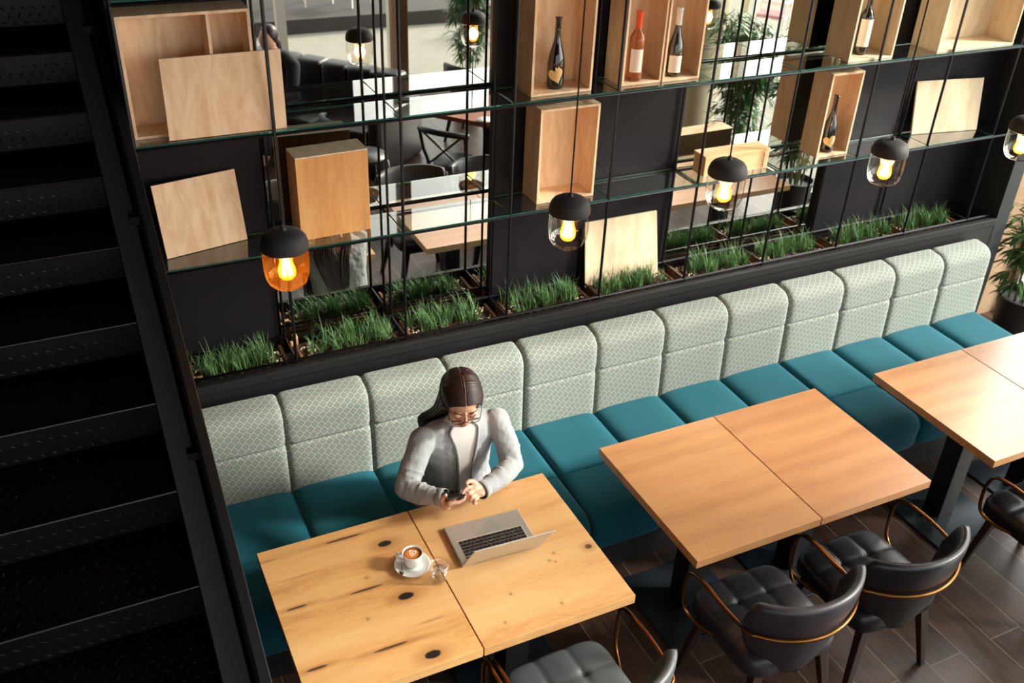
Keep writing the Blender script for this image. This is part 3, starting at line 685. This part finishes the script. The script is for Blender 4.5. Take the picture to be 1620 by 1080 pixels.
def lidbox(a0, b0, c0, a1, b1, c1):
    mt = Matrix(((1, 0, 0, hinge.x), (0, -sin(al), -cos(al), hinge.y), (0, cos(al), -sin(al), hinge.z), (0, 0, 0, 1)))
    return MB().box(a0, b0, c0, a1, b1, c1, mt)
ld = lidbox(-.168, .002, .0, .168, .228, .006).build('lid', M['alu'], lp, bevel=.0025, seg=3)
lidbox(-.162, .010, -.0006, .162, .222, -.0001).build('screen', M['screen'], ld)
MB().tube([(-.12, -.117, .0150), (.12, -.117, .0150)], .005, 10).build('hinge', M['keys'], lp, smooth=True)

# ------------------------------------------------------------------ cup, saucer, spoon, glass of water
sc_ = thing('saucer', 'white saucer under the coffee cup', 'saucer', (-.070, -.372, .7502))
MB().lathe([(.001, .006), (.026, .006), (.030, .003), (.046, .007), (.068, .016), (.0735, .0175), (.072, .0145), (.048, .002), (.030, .0), (.001, .0)], 48).build('dish', M['china'], sc_, smooth=True)
cp = thing('coffee_cup', 'white china cup of latte with leaf foam art on the saucer', 'cup', (-.066, -.368, .7567))
MB().lathe([(.001, .003), (.020, .003), (.022, .0), (.026, .002), (.032, .014), (.0365, .035), (.0395, .062), (.0405, .066), (.0385, .066), (.0365, .060), (.0335, .034), (.028, .014), (.001, .010)], 48).build('bowl', M['china'], cp, smooth=True)
MB().lathe([(.0370, .0585), (.020, .0588), (.0004, .0588)], 40).build('coffee', M['latte'], cp, smooth=True).rotation_euler = (0, 0, math.radians(150))
MB().tube(smoothpath([(-.034, .018, .052), (-.049, .028, .056), (-.056, .034, .044), (-.050, .030, .028), (-.034, .018, .022)], 5), .0042, 10).build('handle', M['china'], cp, smooth=True)
sn = thing('teaspoon', 'small steel teaspoon lying on the saucer', 'spoon', (-.070, -.372, .7600))
MB().tube(smoothpath([(-.030, .034, .009), (-.040, .010, .0085), (-.046, -.010, .0065), (-.050, -.022, .0055)], 5), .0018, 8).build('handle', M['spoon'], sn, smooth=True)
MB().ball((-.0535, -.033, .0065), .0085, .013, .0035, 18).build('bowl', M['spoon'], sn, smooth=True)
gl = thing('water_glass', 'small glass tumbler of water with ice beside the saucer', 'glass', (.002, -.480, .7502))
MB().lathe([(.001, .0), (.026, .0), (.029, .003), (.0345, .030), (.0375, .060), (.0385, .086), (.0365, .0865), (.0352, .060), (.0322, .030), (.0275, .011), (.001, .010)], 40).build('tumbler', M['tumbler'], gl, smooth=True)
MB().lathe([(.001, .0108), (.0272, .0112), (.0318, .030), (.0338, .050), (.001, .0502)], 40).build('water', M['water'], gl, smooth=True)
mt = Matrix.Translation((.006, .004, .048)) @ Matrix.Rotation(.5, 4, 'Z') @ Matrix.Rotation(.5, 4, 'X') @ Matrix.Rotation(.3, 4, 'Y')
MB().box(-.009, -.009, -.009, .009, .009, .009, mt).build('ice_cube', M['ice'], gl, bevel=.002)

# ------------------------------------------------------------------ woman
wo = thing('person', 'seated woman in light grey jacket and glasses looking down at a phone in her hands', 'person', (.35, .20, .475))
O = V((.35, .20, .475))
def L(p): return V(p)-O
HC = V((.321, .056, 1.176)); Fw = V((-.16, -.80, -.42)).normalized(); Xh = V((1, -.12, .06)); Xh = (Xh-Fw*Xh.dot(Fw)).normalized(); Uh = Fw.cross(Xh)*1
if Uh.z < 0: Uh = -Uh
ROT = Matrix((Xh, Fw, Uh)).transposed()
def H(x, f, u): return HC+ROT @ V((x, f, u))-O
b = MB()
b.ball(H(0, -.012, .02), .072, .088, .090, 28, ROT); b.ball(H(0, .022, -.050), .052, .056, .066, 24, ROT); b.ball(H(0, .062, -.098), .022, .020, .019, 16, ROT)
for s in (-1, 1):
    b.ball(H(s*.034, .050, -.030), .028, .028, .032, 16, ROT); b.ball(H(s*.073, -.012, -.008), .010, .018, .030, 12, ROT)
    b.ball(H(s*.031, .073, .008), .017, .0125, .013, 14, ROT); b.ball(H(s*.009, .096, -.036), .0085, .009, .007, 12, ROT)
b.chain([H(0, .080, .018), H(0, .090, -.010), H(0, .099, -.028)], [.007, .008, .0105]); b.ball(H(0, .078, -.064), .024, .013, .014, 14, ROT)
b.chain([H(0, -.030, -.060), L((.343, .128, 1.03)), L((.347, .165, .95))], [.048, .047, .06], 20)
# hidden trunk, arms and legs (under the clothes)
b.chain([L((.347, .17, .94)), L((.352, .20, .80)), L((.36, .25, .62)), L((.365, .29, .56))], [.075, .085, .08, .10], 20)
armR = [(.175, .125, .955), (.062, .020, .802), (.152, -.118, .832)]; armL = [(.515, .115, .970), (.535, -.010, .802), (.340, -.142, .832)]
for A, c in ((armR, (.26, .15, .93)), (armL, (.43, .15, .94))): b.chain([L(c)]+[L(p) for p in A], [.04, .034, .032, .024], 16)
for x in (.285, .435): b.chain([L((x+.01, .28, .575)), L((x, -.08, .565)), L((x, -.10, .13)), L((x, -.14, .07))], [.075, .055, .035, .028], 16)
# right hand (image left) under the phone
PC = V((.187, -.180, .872)); PL = V((-.06, -.76, .64)).normalized(); PW = V((1, -.10, .03)); PW = (PW-PL*PW.dot(PL)).normalized(); PN = PW.cross(PL)
if PN.z < 0: PN = -PN
def P(w_, l, n): return L(PC+PW*w_+PL*l+PN*n)
b.chain([L((.152, -.118, .832)), P(-.028, -.040, -.030)], [.024, .021], 14)
b.chain([P(-.030, -.040, -.028), P(-.026, .018, -.022)], [.017, .014], 14); b.chain([P(-.010, -.042, -.028), P(-.004, .008, -.022)], [.016, .013], 14)
for i, (l, ln) in enumerate([(-.038, .90), (-.017, 1.0), (.004, 1.04), (.025, .98)]):
    b.chain([P(-.020, l, -.022), P(.012, l+.002, -.025), P(.034*ln, l+.004, -.018), P(.043*ln, l+.005, -.003)], [.0095, .0085, .0078, .0068], 12)
b.chain([P(-.030, -.048, -.026), P(-.044, -.026, -.008), P(-.045, -.002, .006), P(-.036, .016, .014)], [.014, .0115, .0095, .0085], 12)
# left hand (image right), thumb and index over the screen
W2 = V((.340, -.142, .832)); K = V((.292, -.168, .858))
b.chain([L(W2), L(K+V((.012, .006, -.008)))], [.024, .022], 14)
b.chain([L(K+V((.018, .012, .004))), L(K+V((-.004, .006, .012)))], [.018, .016], 12); b.chain([L(K+V((.020, -.012, -.008))), L(K+V((-.004, -.010, -.002)))], [.018, .016], 12)
b.chain([L(K+V((-.004, .010, .016))), L(K+V((-.034, .002, .030))), L(K+V((-.052, -.004, .026))), L(K+V((-.066, -.010, .018)))], [.0095, .0085, .0076, .0068], 12)   # index
b.chain([L(K+V((-.008, -.004, .008))), L(K+V((-.036, -.014, .014))), L(K+V((-.044, -.018, -.004))), L(K+V((-.030, -.018, -.014)))], [.0095, .0088, .008, .007], 12)
b.chain([L(K+V((-.006, -.018, -.002))), L(K+V((-.030, -.030, .004))), L(K+V((-.038, -.034, -.012))), L(K+V((-.024, -.032, -.022)))], [.009, .0085, .0078, .007], 12)
b.chain([L(K+V((.000, -.026, -.012))), L(K+V((-.020, -.042, -.008))), L(K+V((-.026, -.046, -.022))), L(K+V((-.014, -.042, -.030)))], [.0085, .0078, .007, .0064], 12)
b.chain([L(K+V((.018, .020, .010))), L(K+V((-.004, .026, .034))), L(K+V((-.022, .020, .046))), L(K+V((-.036, .012, .046)))], [.013, .0105, .0092, .0082], 12)   # thumb
b.build('body', M['skin'], wo, smooth=True, remesh=.0026, sm=2)
# face details
for s in (-1, 1):
    MB().tube(smoothpath([H(s*.017, .0845, .004), H(s*.031, .0885, -.002), H(s*.046, .0790, .003)], 4), [.0008]+[.0017]*7+[.0008], 6).build('eyelashes', M['brow'], wo, smooth=True)
    MB().tube(smoothpath([H(s*.014, .0860, .0300), H(s*.032, .0845, .0350), H(s*.052, .0680, .0270)], 4), [.0020, .0026, .003, .003, .0028, .0024, .002, .0016, .001], 8).build('eyebrow', M['brow'], wo, smooth=True)
fc = MB().ball(H(0, .0885, -.060), .020, .0055, .0042, 14, ROT).ball(H(0, .0870, -.0680), .0165, .0065, .0052, 14, ROT); fc.build('lips', M['lip'], wo, smooth=True)
# spectacles
sp = MB(); ln = MB()
for s in (-1, 1):
    c = (s*.033, .104, -.004); pts = []
    for k in range(28):
        q = 2*pi*k/28; ex = .0265*math.copysign(abs(cos(q))**.75, cos(q)); ez = .0175*math.copysign(abs(sin(q))**.75, sin(q))
        pts.append(H(c[0]+ex, c[1]-.006*abs(ex/.0265)**2*(1 if ex*s > 0 else 0), c[2]+ez))
    sp.tube(pts, .0015, 8, closed=True); sp.tube(pts[2:13], .0024, 8)
    sp.tube([H(s*.059, .098, .004), H(s*.074, .06, .006), H(s*.078, -.005, .004)], .0016, 8)
    ln.add([H(c[0], c[1], c[2])]+pts, [(0, k+1, (k+1) % 28+1) for k in range(28)])
sp.tube(smoothpath([H(-.008, .106, .002), H(0, .109, .006), H(.008, .106, .002)], 4), .0017, 8)
g_ = sp.build('spectacles', M['frame'], wo, smooth=True); ln.build('lenses', M['lens'], g_)
# hair
hm = MB(); hm.ball(H(0, -.030, .026), .0785, .094, .094, 28, ROT)
hr = random.Random(3)
def skull(s, f0, ph, lift):
    fb = f0-.030*(ph/1.6)**1.6*(1 if f0 > -.02 else .3); rf = .112; k = sqrt(max(.05, 1-((fb+.020)/rf)**2))
    return H(s*(.086+lift)*sin(ph)*(.12+.88*k) + s*.001, fb, .020+(.098+lift)*cos(ph)*k - (.010 if ph > 1.2 else 0))
for s in (-1, 1):
    for i in range(150):
        f0 = lerp(.070, -.118, i/149)+hr.gauss(0, .0010); lift = hr.uniform(-.0012, .0014); q = i/149; w_ = hr.random()*(1.35 if s < 0 else 1)
        end = 1.50 if f0 > -.05 else 1.4
        pts = [skull(s, f0, .045+(end-.045)*k/12, lift*.6) for k in range(13)]
        if s < 0: pts += [L(p) for p in [(.246+.045*w_, .105+.065*q, 1.118), (.242+.060*w_, .155+.055*q, 1.056), (.226+.070*w_, .205+.05*q, 1.004), (.202+.090*w_, .232+.05*q, .966), (.214+.09*w_, .285, .90), (.245+.09*w_, .330, .80), (.275+.07*w_, .348, .72)]]
        else: pts += [L(p) for p in [(.424-.01*w_, .105+.07*q, 1.110), (.440-.03*w_, .145+.055*q, 1.045), (.436-.05*w_, .195+.03*q, .992), (.402-.05*w_, .262+.02*q, .935), (.388-.05*w_, .322, .84), (.368-.05*w_, .346, .74)]]
        sm_ = smoothpath(pts, 3); n = len(sm_); hm.tube(sm_, [.0046 if t < n-6 else .0046*(n-t)/6.5 for t in range(n)], 6)
ho = hm.build('hair', M['hair'], wo, smooth=True)
MB().tube(smoothpath([H(-.002, .071, .083), H(-.001, .05, .104), H(.001, .02, .119), H(.002, -.02, .1235), H(.002, -.05, .118)], 4), .0017, 8).build('parting', M['parting'], ho, smooth=True)
# jacket: trunk and sleeves grown into one surface
def ring(c, rx, ry, n=32, tw=0, e=2.3):
    out = []
    for k in range(n):
        q = 2*pi*k/n; x = rx*math.copysign(abs(cos(q))**(2/e), cos(q)); y = ry*math.copysign(abs(sin(q))**(2/e), sin(q)); out.append(L((c[0]+x, c[1]+y, c[2]+tw*x)))
    return out
j = MB()
TR = [((.366, .270, .495), .200, .165), ((.364, .250, .58), .185, .155), ((.358, .228, .68), .162, .130), ((.354, .208, .78), .166, .120), ((.350, .186, .87), .182, .118), ((.348, .168, .93), .196, .102), ((.347, .156, .965), .192, .078), ((.346, .150, .992), .160, .060), ((.345, .150, 1.012), .090, .050)]
j.loft([ring(c, a, b_, tw=.06) for c, a, b_ in TR])
sR = [(.172, .135, .950), (.108, .082, .875), (.052, .024, .803), (.100, -.050, .812), (.148, -.112, .830)]; sL = [(.520, .125, .965), (.540, .060, .880), (.545, -.005, .803), (.450, -.082, .812), (.350, -.136, .830)]
j.chain([L(p) for p in sR], [.058, .054, .050, .046, .036], 18); j.chain([L(p) for p in sL], [.058, .054, .050, .046, .036], 18)
for A in (sR, sL):   # folds at the bend
    for t, r in ((.30, .060), (.55, .057), (.80, .055)):
        c = V(A[1]).lerp(V(A[2]), t); j.ball(L(c), r*.97, r*.97, .010, 18, (V(A[2])-V(A[1])).to_track_quat('Z', 'Y').to_matrix())
    for t, r in ((.18, .054), (.5, .050), (.78, .044)):
        c = V(A[2]).lerp(V(A[4]), t); j.ball(L(c), r*.97, r*.97, .009, 18, (V(A[4])-V(A[2])).to_track_quat('Z', 'Y').to_matrix())
jk = j.build('jacket', M['jacket'], wo, smooth=True, remesh=.0045, sm=5)
tx = bpy.data.textures.new('cloth_folds', 'CLOUDS'); tx.noise_scale = .055; tx.noise_depth = 2
dm = jk.modifiers.new('d', 'DISPLACE'); dm.texture = tx; dm.strength = .012; dm.mid_level = .5
# front edges and collarless neckline
front = []
for (c, a, b_) in reversed(TR[1:]):
    front.append((c, a, b_))
def surf(c, a, b_, ang, out=0): return L((c[0]+(a+out)*math.copysign(abs(cos(ang))**(2/2.3), cos(ang)), c[1]-(b_+out)*abs(sin(ang))**(2/2.3), c[2]+.06*a*cos(ang)))
cen = -pi/2; wid = [.42, .34, .26, .21, .18, .15, .14, .14]
bl = MB(); nb = 14; rings = []
for (c, a, b_), w_ in zip(front, wid): rings.append([surf(c, a, b_, pi/2+lerp(w_, -w_, k/nb), .006) for k in range(nb+1)])
for i in range(len(rings)):
    bl.v += [tuple(p) for p in rings[i]]
for i in range(len(rings)-1):
    for k in range(nb): q = i*(nb+1)+k; bl.f.append((q, q+nb+1, q+nb+2, q+1))
o = bl.build('blouse', M['blouse'], wo, smooth=True, sub=2); md = o.modifiers.new('so', 'SOLIDIFY'); md.thickness = .006
o.modifiers.move(1, 0)
cl = MB()
for k in range(3):
    pts = [L((.342+.060*cos(q)*(1-.08*k), (.148-.006*k)+.046*sin(q)*(1-.08*k), 1.004+.010*k+.012*sin(q)+.003*sin(9*q+k))) for q in [2*pi*t/48 for t in range(48)]]
    cl.tube(pts, .0075, 8, closed=True)
cl.build('frill_collar', M['blouse'], wo, smooth=True)
ed = MB()
for s in (-1, 1):
    pts = [surf(c, a, b_, pi/2-s*w_*1.02, .009) for (c, a, b_), w_ in zip(front, wid)]
    ed.tube(smoothpath(pts, 5), .0075, 8, flat=.6)
ed.build('jacket_edge', M['jacket'], wo, smooth=True)
for nm, A, B in (('cuff', sR[3], sR[4]), ('cuff', sL[3], sL[4])):
    A, B = L(A), L(B); d = (B-A).normalized()
    c_ = MB().tube([B-d*.004, B+d*.018, B+d*.030], [.0385, .0395, .0400], 24, caps=False).build('cuff', M['jacket'], wo, smooth=True)
    md = c_.modifiers.new('so', 'SOLIDIFY'); md.thickness = .003
    MB().tube([B-d*.0, B+d*.028], [.0335, .0350], 24, caps=False).build('cuff_lining', M['lining'], c_, smooth=True)
A, B = L(sR[3]), L(sR[4]); d = (B-A).normalized()
MB().tube([B+d*.030, B+d*.042], .0285, 20).build('wristwatch', M['screen'], wo, smooth=True)
tr = MB()
for x in (.285, .435): tr.chain([L((x+.01, .28, .575)), L((x, -.08, .565)), L((x, -.10, .15))], [.085, .064, .050], 18)
tr.build('trousers', M['trouser'], wo, smooth=True, remesh=.008)
for x in (.285, .435): MB().ball(L((x, -.155, .042)), .040, .105, .040, 18).build('shoe', M['screen'], wo, smooth=True)
er = MB().tube([H(-.052+.010*cos(q), .050, -.078+.010*sin(q)) for q in [2*pi*k/20 for k in range(20)]], .0014, 6, closed=True); er.build('earring', M['spoon'], wo, smooth=True)
# phone
ph = thing('phone', 'dark smartphone held in the woman\'s hands', 'phone', tuple(PC))
pm = Matrix((PW, PL, PN)).transposed().to_4x4()
MB().box(-.036, -.073, -.004, .036, .073, .004, pm).build('phone_body', M['phone'], ph, bevel=.0035, seg=3)
MB().box(-.033, -.068, .0041, .033, .068, .0044, pm).build('phone_screen', M['phscreen'], ph)

# ------------------------------------------------------------------ steel staircase at the left
st = thing('staircase', 'black steel staircase with diamond-plate treads rising along the left side', 'staircase', (-.876, -.592, 0))
dpr = random.Random(1)
def plate_bumps(mb, org, ux, uy, nz, W_, D_, pitch=.040):
    nx = int(W_/pitch); ny = int(D_/pitch*1.35)
    for a in range(nx):
        for b_ in range(ny):
            x = (a+.5+(.5 if b_ % 2 else 0))*pitch; y = (b_+.5)*pitch/1.35
            if x > W_-.02 or y > D_-.008: continue
            an = math.radians(58 if b_ % 2 else -32); L_ = .0135; w_ = .0042; h_ = .0024
            d = ux*cos(an)+uy*sin(an); e = -ux*sin(an)+uy*cos(an); c = org+ux*x+uy*y
            mb.add([c-d*L_, c-e*w_+nz*0, c+d*L_, c+e*w_, c-d*L_*.45+nz*h_, c+d*L_*.45+nz*h_], [(0, 1, 5, 4), (1, 2, 5), (2, 3, 4, 5), (3, 0, 4)])
g_, h_ = .290, .170; SW = 1.25
for i in range(-4, 12):
    y = g_*i; z = 1.192+h_*i
    tr = MB().box(-SW, y, z-.006, 0, y+g_+.08, z); plate_bumps(tr, V((-SW, y+.004, z)), V((1, 0, 0)), V((0, 1, 0)), V((0, 0, 1)), SW, g_+.07)
    tr.tube([(-SW, y, z-.003), (0, y, z-.003)], .0045, 8)
    tr.build('tread', M['steel'], st)
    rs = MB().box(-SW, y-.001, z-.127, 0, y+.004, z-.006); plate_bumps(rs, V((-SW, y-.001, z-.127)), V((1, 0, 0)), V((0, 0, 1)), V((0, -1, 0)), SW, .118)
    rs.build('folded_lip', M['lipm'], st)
def beam(mb, x0, x1, t0, t1, ya=-g_*4, yb=g_*12):   # sloping beam; t0..t1 = height above the nosing line
    s = h_/g_; vs = []
    for y in (ya, yb):
        for x in (x0, x1):
            for t in (t0, t1): vs.append((x, y, 1.192+s*y+t))
    return mb.add(vs, [(0, 1, 3, 2), (4, 6, 7, 5), (0, 4, 5, 1), (2, 3, 7, 6), (1, 5, 7, 3), (0, 2, 6, 4)])
beam(MB(), .002, .082, -.028, .0).build('stringer_flange', M['flange'], st, bevel=.002)
beam(MB(), .002, .012, -.30, -.028).build('stringer_web', M['black'], st)
beam(MB(), .094, .128, -.20, .22).build('side_panel', M['stringd'], st, bevel=.002)
beam(MB(), .012, .094, -.20, -.16).build('lower_plate', M['stringd'], st)
beam(MB(), -SW-.09, -SW, -.30, .03).build('inner_stringer', M['black'], st)
for i in (-2, 1, 4, 7):
    y = g_*i+.10; z = 1.192+h_/g_*y
    MB().box(.060, y-.02, z-.02, .096, y+.02, z+.016).build('bracket', M['black'], st, bevel=.003)

# ------------------------------------------------------------------ bamboo in pots
def bamboo(x, y, label, seed, h=1.75, n=9, spread=.30, dens=34):
    rb = random.Random(seed); t = thing('potted_bamboo', label, 'plant', (x, y, 0), 0, 'bamboo plants along the windows')
    MB().lathe([(.001, .0), (.13, 0), (.165, .34), (.175, .36), (.155, .36), (.15, .32), (.001, .32)], 24).build('pot', M['pot'], t, smooth=True, auto=40)
    sm_ = MB(); lf = MB()
    for k in range(n):
        a = rb.uniform(0, 2*pi); d0 = rb.uniform(0, .09); dx, dy = cos(a)*spread*rb.uniform(.2, 1), sin(a)*spread*rb.uniform(.2, 1); hh = h*rb.uniform(.7, 1.05)
        pts = smoothpath([(cos(a)*d0, sin(a)*d0, .3), (cos(a)*d0+dx*.25, sin(a)*d0+dy*.25, .3+hh*.35), (cos(a)*d0+dx*.7, sin(a)*d0+dy*.7, .3+hh*.7), (cos(a)*d0+dx*1.2, sin(a)*d0+dy*1.2, .25+hh*.93)], 5)
        sm_.tube(pts, .0055, 6)
        for q in range(dens):
            p = pts[int(lerp(3, len(pts)-1, rb.random()**.7))]
            tw = rb.uniform(0, 2*pi); bl_ = rb.uniform(.04, .16); c = V(p)+V((cos(tw)*bl_, sin(tw)*bl_, rb.uniform(-.03, .08)))
            for m in range(rb.randint(4, 6)):
                yaw = tw+rb.uniform(-1.1, 1.1); pit = rb.uniform(-.75, .25); Ln = rb.uniform(.08, .15); w_ = Ln*.095
                d = V((cos(yaw)*cos(pit), sin(yaw)*cos(pit), sin(pit))); e = d.cross(V((0, 0, 1))).normalized(); up = e.cross(d)
                a1 = c+d*Ln*.33-up*.002; a2 = c+d*Ln*.72+V((0, 0, -.10*Ln)); a3 = c+d*Ln+V((0, 0, -.28*Ln))
                if x > 4 and y > .5 and (max(c.y, c.y+d.y*Ln) > 1.06-y or max(c.x, c.x+d.x*Ln)+x > 5.2 or min(c.x, c.x+d.x*Ln)+x < 4.57): continue
                lf.add([c, a1+e*w_, a1-e*w_, a2+e*w_*.75, a2-e*w_*.75, a3, a1-up*.002], [(0, 1, 6), (0, 6, 2), (1, 3, 4, 6), (6, 4, 2), (3, 5, 4)])
            sm_.tube([p, c], .0016, 4)
    sm_.build('stems', M['stem'], t, smooth=True); tag(lf.build('foliage', M['leafd'], t), kind='stuff')
    return t
bamboo(4.93, .76, 'bamboo plant in a pot at the right edge, beyond the banquette end', 11, .86, 10, .12, 24)
bamboo(4.80, -.85, 'bamboo reflected in the right mirror, nearest the wine box', 12, 1.45, 14, .22, 40)
bamboo(4.80, -1.75, 'dense bamboo reflected in the middle of the right mirror', 13, 1.4, 15, .22, 40)
bamboo(4.80, -3.40, 'bamboo reflected at the left edge of the right mirror behind the column', 14, 1.5, 12, .22, 38)
bamboo(3.25, -4.58, 'bamboo by the far window, reflected in the left mirror', 15, 1.75, 15, .24, 40)
bamboo(4.1, -4.60, 'bamboo by the far window, reflected at the right edge of the left mirror', 16, 1.3, 9)

# ------------------------------------------------------------------ far side of the room, seen in the mirrors
d1 = V((.65, .76, 0)); n1 = V((-.76, .65, 0))
so = thing('sofa', 'dark leather sofa by the far windows, reflected in the left mirror', 'sofa', (1.55, -4.26, 0), math.atan2(.76, .65))
MB().box(-.85, .0, .0, .95, .78, .24).build('sofa_base', M['sofa'], so, bevel=.03)
for k in range(3): MB().box(-.83+.59*k, .18, .24, -.83+.59*k+.57, .80, .42).build('seat_cushion', M['sofa'], so, bevel=.05, seg=4, smooth=True)
rg = MB()
for k in range(6): rg.box(-.84+.297*k, -.06, .24, -.84+.297*k+.290, .17, .80)
rg.build('back_cushion', M['sofa'], so, bevel=.05, seg=4, smooth=True)
for x in (-.98, .95): MB().box(x, -.04, .0, x+.15, .80, .60).build('armrest', M['sofa'], so, bevel=.05, seg=4, smooth=True)
def sitter():
    t = thing('person', 'person in dark clothes sitting on the sofa, seen in the left mirror', 'person', (1.02, -4.02, .42), math.atan2(.65, -.76)+pi/2)
    # local: faces -y
    b = MB(); b.ball((0, -.10, .68), .075, .092, .11, 24); b.ball((0, -.175, .66), .014, .02, .014, 10)
    b.chain([(0, -.06, .60), (0, -.01, .52), (0, .02, .36), (0, .06, .10)], [.05, .085, .11, .12], 20)
    for s in (-1, 1):
        b.chain([(s*.10, -.0, .49), (s*.20, -.01, .44), (s*.24, -.10, .20), (s*.12, -.30, .20), (s*.09, -.37, .20)], [.06, .05, .042, .032, .030], 14)
        for q in range(4): b.chain([(s*.09+.016*(q-1.5), -.38, .20), (s*.09+.016*(q-1.5), -.43, .19), (s*.09+.016*(q-1.5), -.45, .17)], [.009, .008, .007], 8)
        b.chain([(s*.075, -.39, .21), (s*.055, -.42, .215)], [.010, .008], 8)
        b.chain([(s*.10, .04, .09), (s*.12, -.42, .10), (s*.12, -.44, -.30), (s*.12, -.50, -.38)], [.10, .065, .045, .035], 14)
    b.build('body', M['skin'], t, smooth=True, remesh=.006, sm=2)
    c = MB(); c.chain([(0, .0, .50), (0, .03, .34), (0, .07, .10)], [.105, .13, .135], 20)
    for s in (-1, 1): c.chain([(s*.10, -.0, .49), (s*.20, -.01, .44), (s*.24, -.10, .20), (s*.13, -.29, .20)], [.075, .065, .055, .045], 14)
    c.build('sweater', M['dcloth'], t, smooth=True, remesh=.01, sm=2)
    c = MB()
    for s in (-1, 1): c.chain([(s*.10, .04, .10), (s*.12, -.42, .11), (s*.12, -.44, -.28)], [.11, .078, .06], 14)
    c.build('trousers', M['trouser'], t, smooth=True, remesh=.01)
    c = MB().ball((0, -.075, .71), .085, .095, .105, 24); c.ball((0, .0, .60), .07, .05, .12, 16); c.build('hair', M['hair'], t, smooth=True)
sitter()
ft = thing('dining_table', 'reddish wooden table in the second row, reflected in the left mirror', 'table', (2.55, -2.37, 0), math.atan2(.62, .50))
MB().box(-.42, -.36, .71, .42, .36, .75).build('tabletop', M['oak_old'], ft, bevel=.002); MB().box(-.05, -.05, .012, .05, .05, .71).build('pedestal', M['black'], ft); MB().box(-.24, -.24, 0, .24, .24, .012).build('base_plate', M['basep'], ft)
for k, (x, y) in enumerate([(2.36, -2.12), (2.47, -2.02)]):
    q = MB().lathe([(.001, .0), (.035, .0), (.075, .012), (.078, .016), (.001, .006)], 24, (0, 0, 0)); o = q.build('small_plate', M['china'], smooth=True); o.location = (x, y, .7502)
    tag(o, ['small white plate on the reddish table, reflected nearest the mirror frame', 'small white plate on the reddish table, reflected beside the first'][k], 'plate', 'plates on the reddish table')
xb = thing('bentwood_chair', 'black cross-backed bentwood chair at the reddish table, seen in the left mirror', 'chair', (2.06, -2.03, 0), -2.28, 'black bentwood chairs in the second row')
MB().lathe([(.001, .43), (.19, .43), (.205, .445), (.20, .46), (.001, .465)], 28).build('seat', M['dblack'], xb, smooth=True)
for s in (-1, 1):
    MB().tube([(s*.14, .15, .43), (s*.175, .20, 0)], [.016, .012], 10).build('leg', M['dblack'], xb, smooth=True)
    MB().tube(smoothpath([(s*.19, -.27, 0), (s*.175, -.19, .43), (s*.20, -.235, .62), (s*.21, -.28, .80)], 4), .015, 10).build('leg', M['dblack'], xb, smooth=True)
MB().tube(smoothpath([(-.225, -.25, .79), (-.13, -.315, .81), (0, -.34, .815), (.13, -.315, .81), (.225, -.25, .79)], 5), .026, 10, flat=1.0).build('top_rail', M['dblack'], xb, smooth=True)
MB().tube([(-.185, -.20, .46), (.17, -.29, .78)], .010, 8).tube([(.185, -.20, .46), (-.17, -.29, .78)], .010, 8).build('cross_back', M['dblack'], xb, smooth=True)
dup(xb, (1.36, -2.45, 0), -1.7, 'black bentwood chair standing alone in the second row, reflected behind the wood block', 'black bentwood chairs in the second row')
dup(xb, (2.95, -2.75, 0), .9, 'black bentwood chair on the far side of the reddish table, seen in the left mirror', 'black bentwood chairs in the second row')
c6 = dup(ch, (2.95, -3.65, 0), -2.3, 'dark leather armchair beside the brown column, reflected in the left mirror', 'leather armchairs in the second row'); relabel_mat(c6, M['lplum'], M['sofa'])
# terrace chairs
tc = thing('terrace_chair', 'white metal terrace chair with pink cushion outside, reflected at the top of the right mirror', 'chair', (8.55, -5.9, -.10), .9, 'white chairs on the terrace')
s_ = MB()
for k in range(6): s_.box(-.21+.072*k, -.20, .44, -.21+.072*k+.05, .20, .455)
s_.build('seat', M['white'], tc); s_ = MB()
for k in range(4): s_.box(-.21, -.22, .56+.085*k, .21, -.205, .61+.085*k)
s_.build('backrest', M['white'], tc)
for a, b_ in ((-.22, .20), (.20, .20)): MB().box(a, b_-.02, 0, a+.022, b_, .66).build('leg', M['white'], tc)
for a, b_ in ((-.22, -.20), (.20, -.20)): MB().box(a, b_-.02, 0, a+.022, b_, .90).build('leg', M['white'], tc)
for a in (-.225, .20): MB().box(a, -.22, .66, a+.03, .20, .68).build('armrest', M['white'], tc)
MB().box(-.19, -.18, .456, .19, .19, .50).build('cushion', M['pinkc'], tc, bevel=.015)
for i, (x, y, z, r_z, lb) in enumerate([(9.7, -5.2, -.10, 2.2, 'white terrace chair furthest right outside, reflected beside the wine box'), (2.5, -9.5, .10, .2, 'white terrace chair on the dark deck, left one above the sofa in the mirror'), (3.4, -9.3, .10, -.5, 'white terrace chair on the dark deck, second above the sofa in the mirror'), (5.3, -8.1, -.10, 1.2, 'white terrace chair behind the far bamboo in the left mirror'), (6.3, -7.7, -.10, 2.0, 'white terrace chair at the right edge of the left mirror')]):
    dup(tc, (x, y, z), r_z, lb, 'white chairs on the terrace')
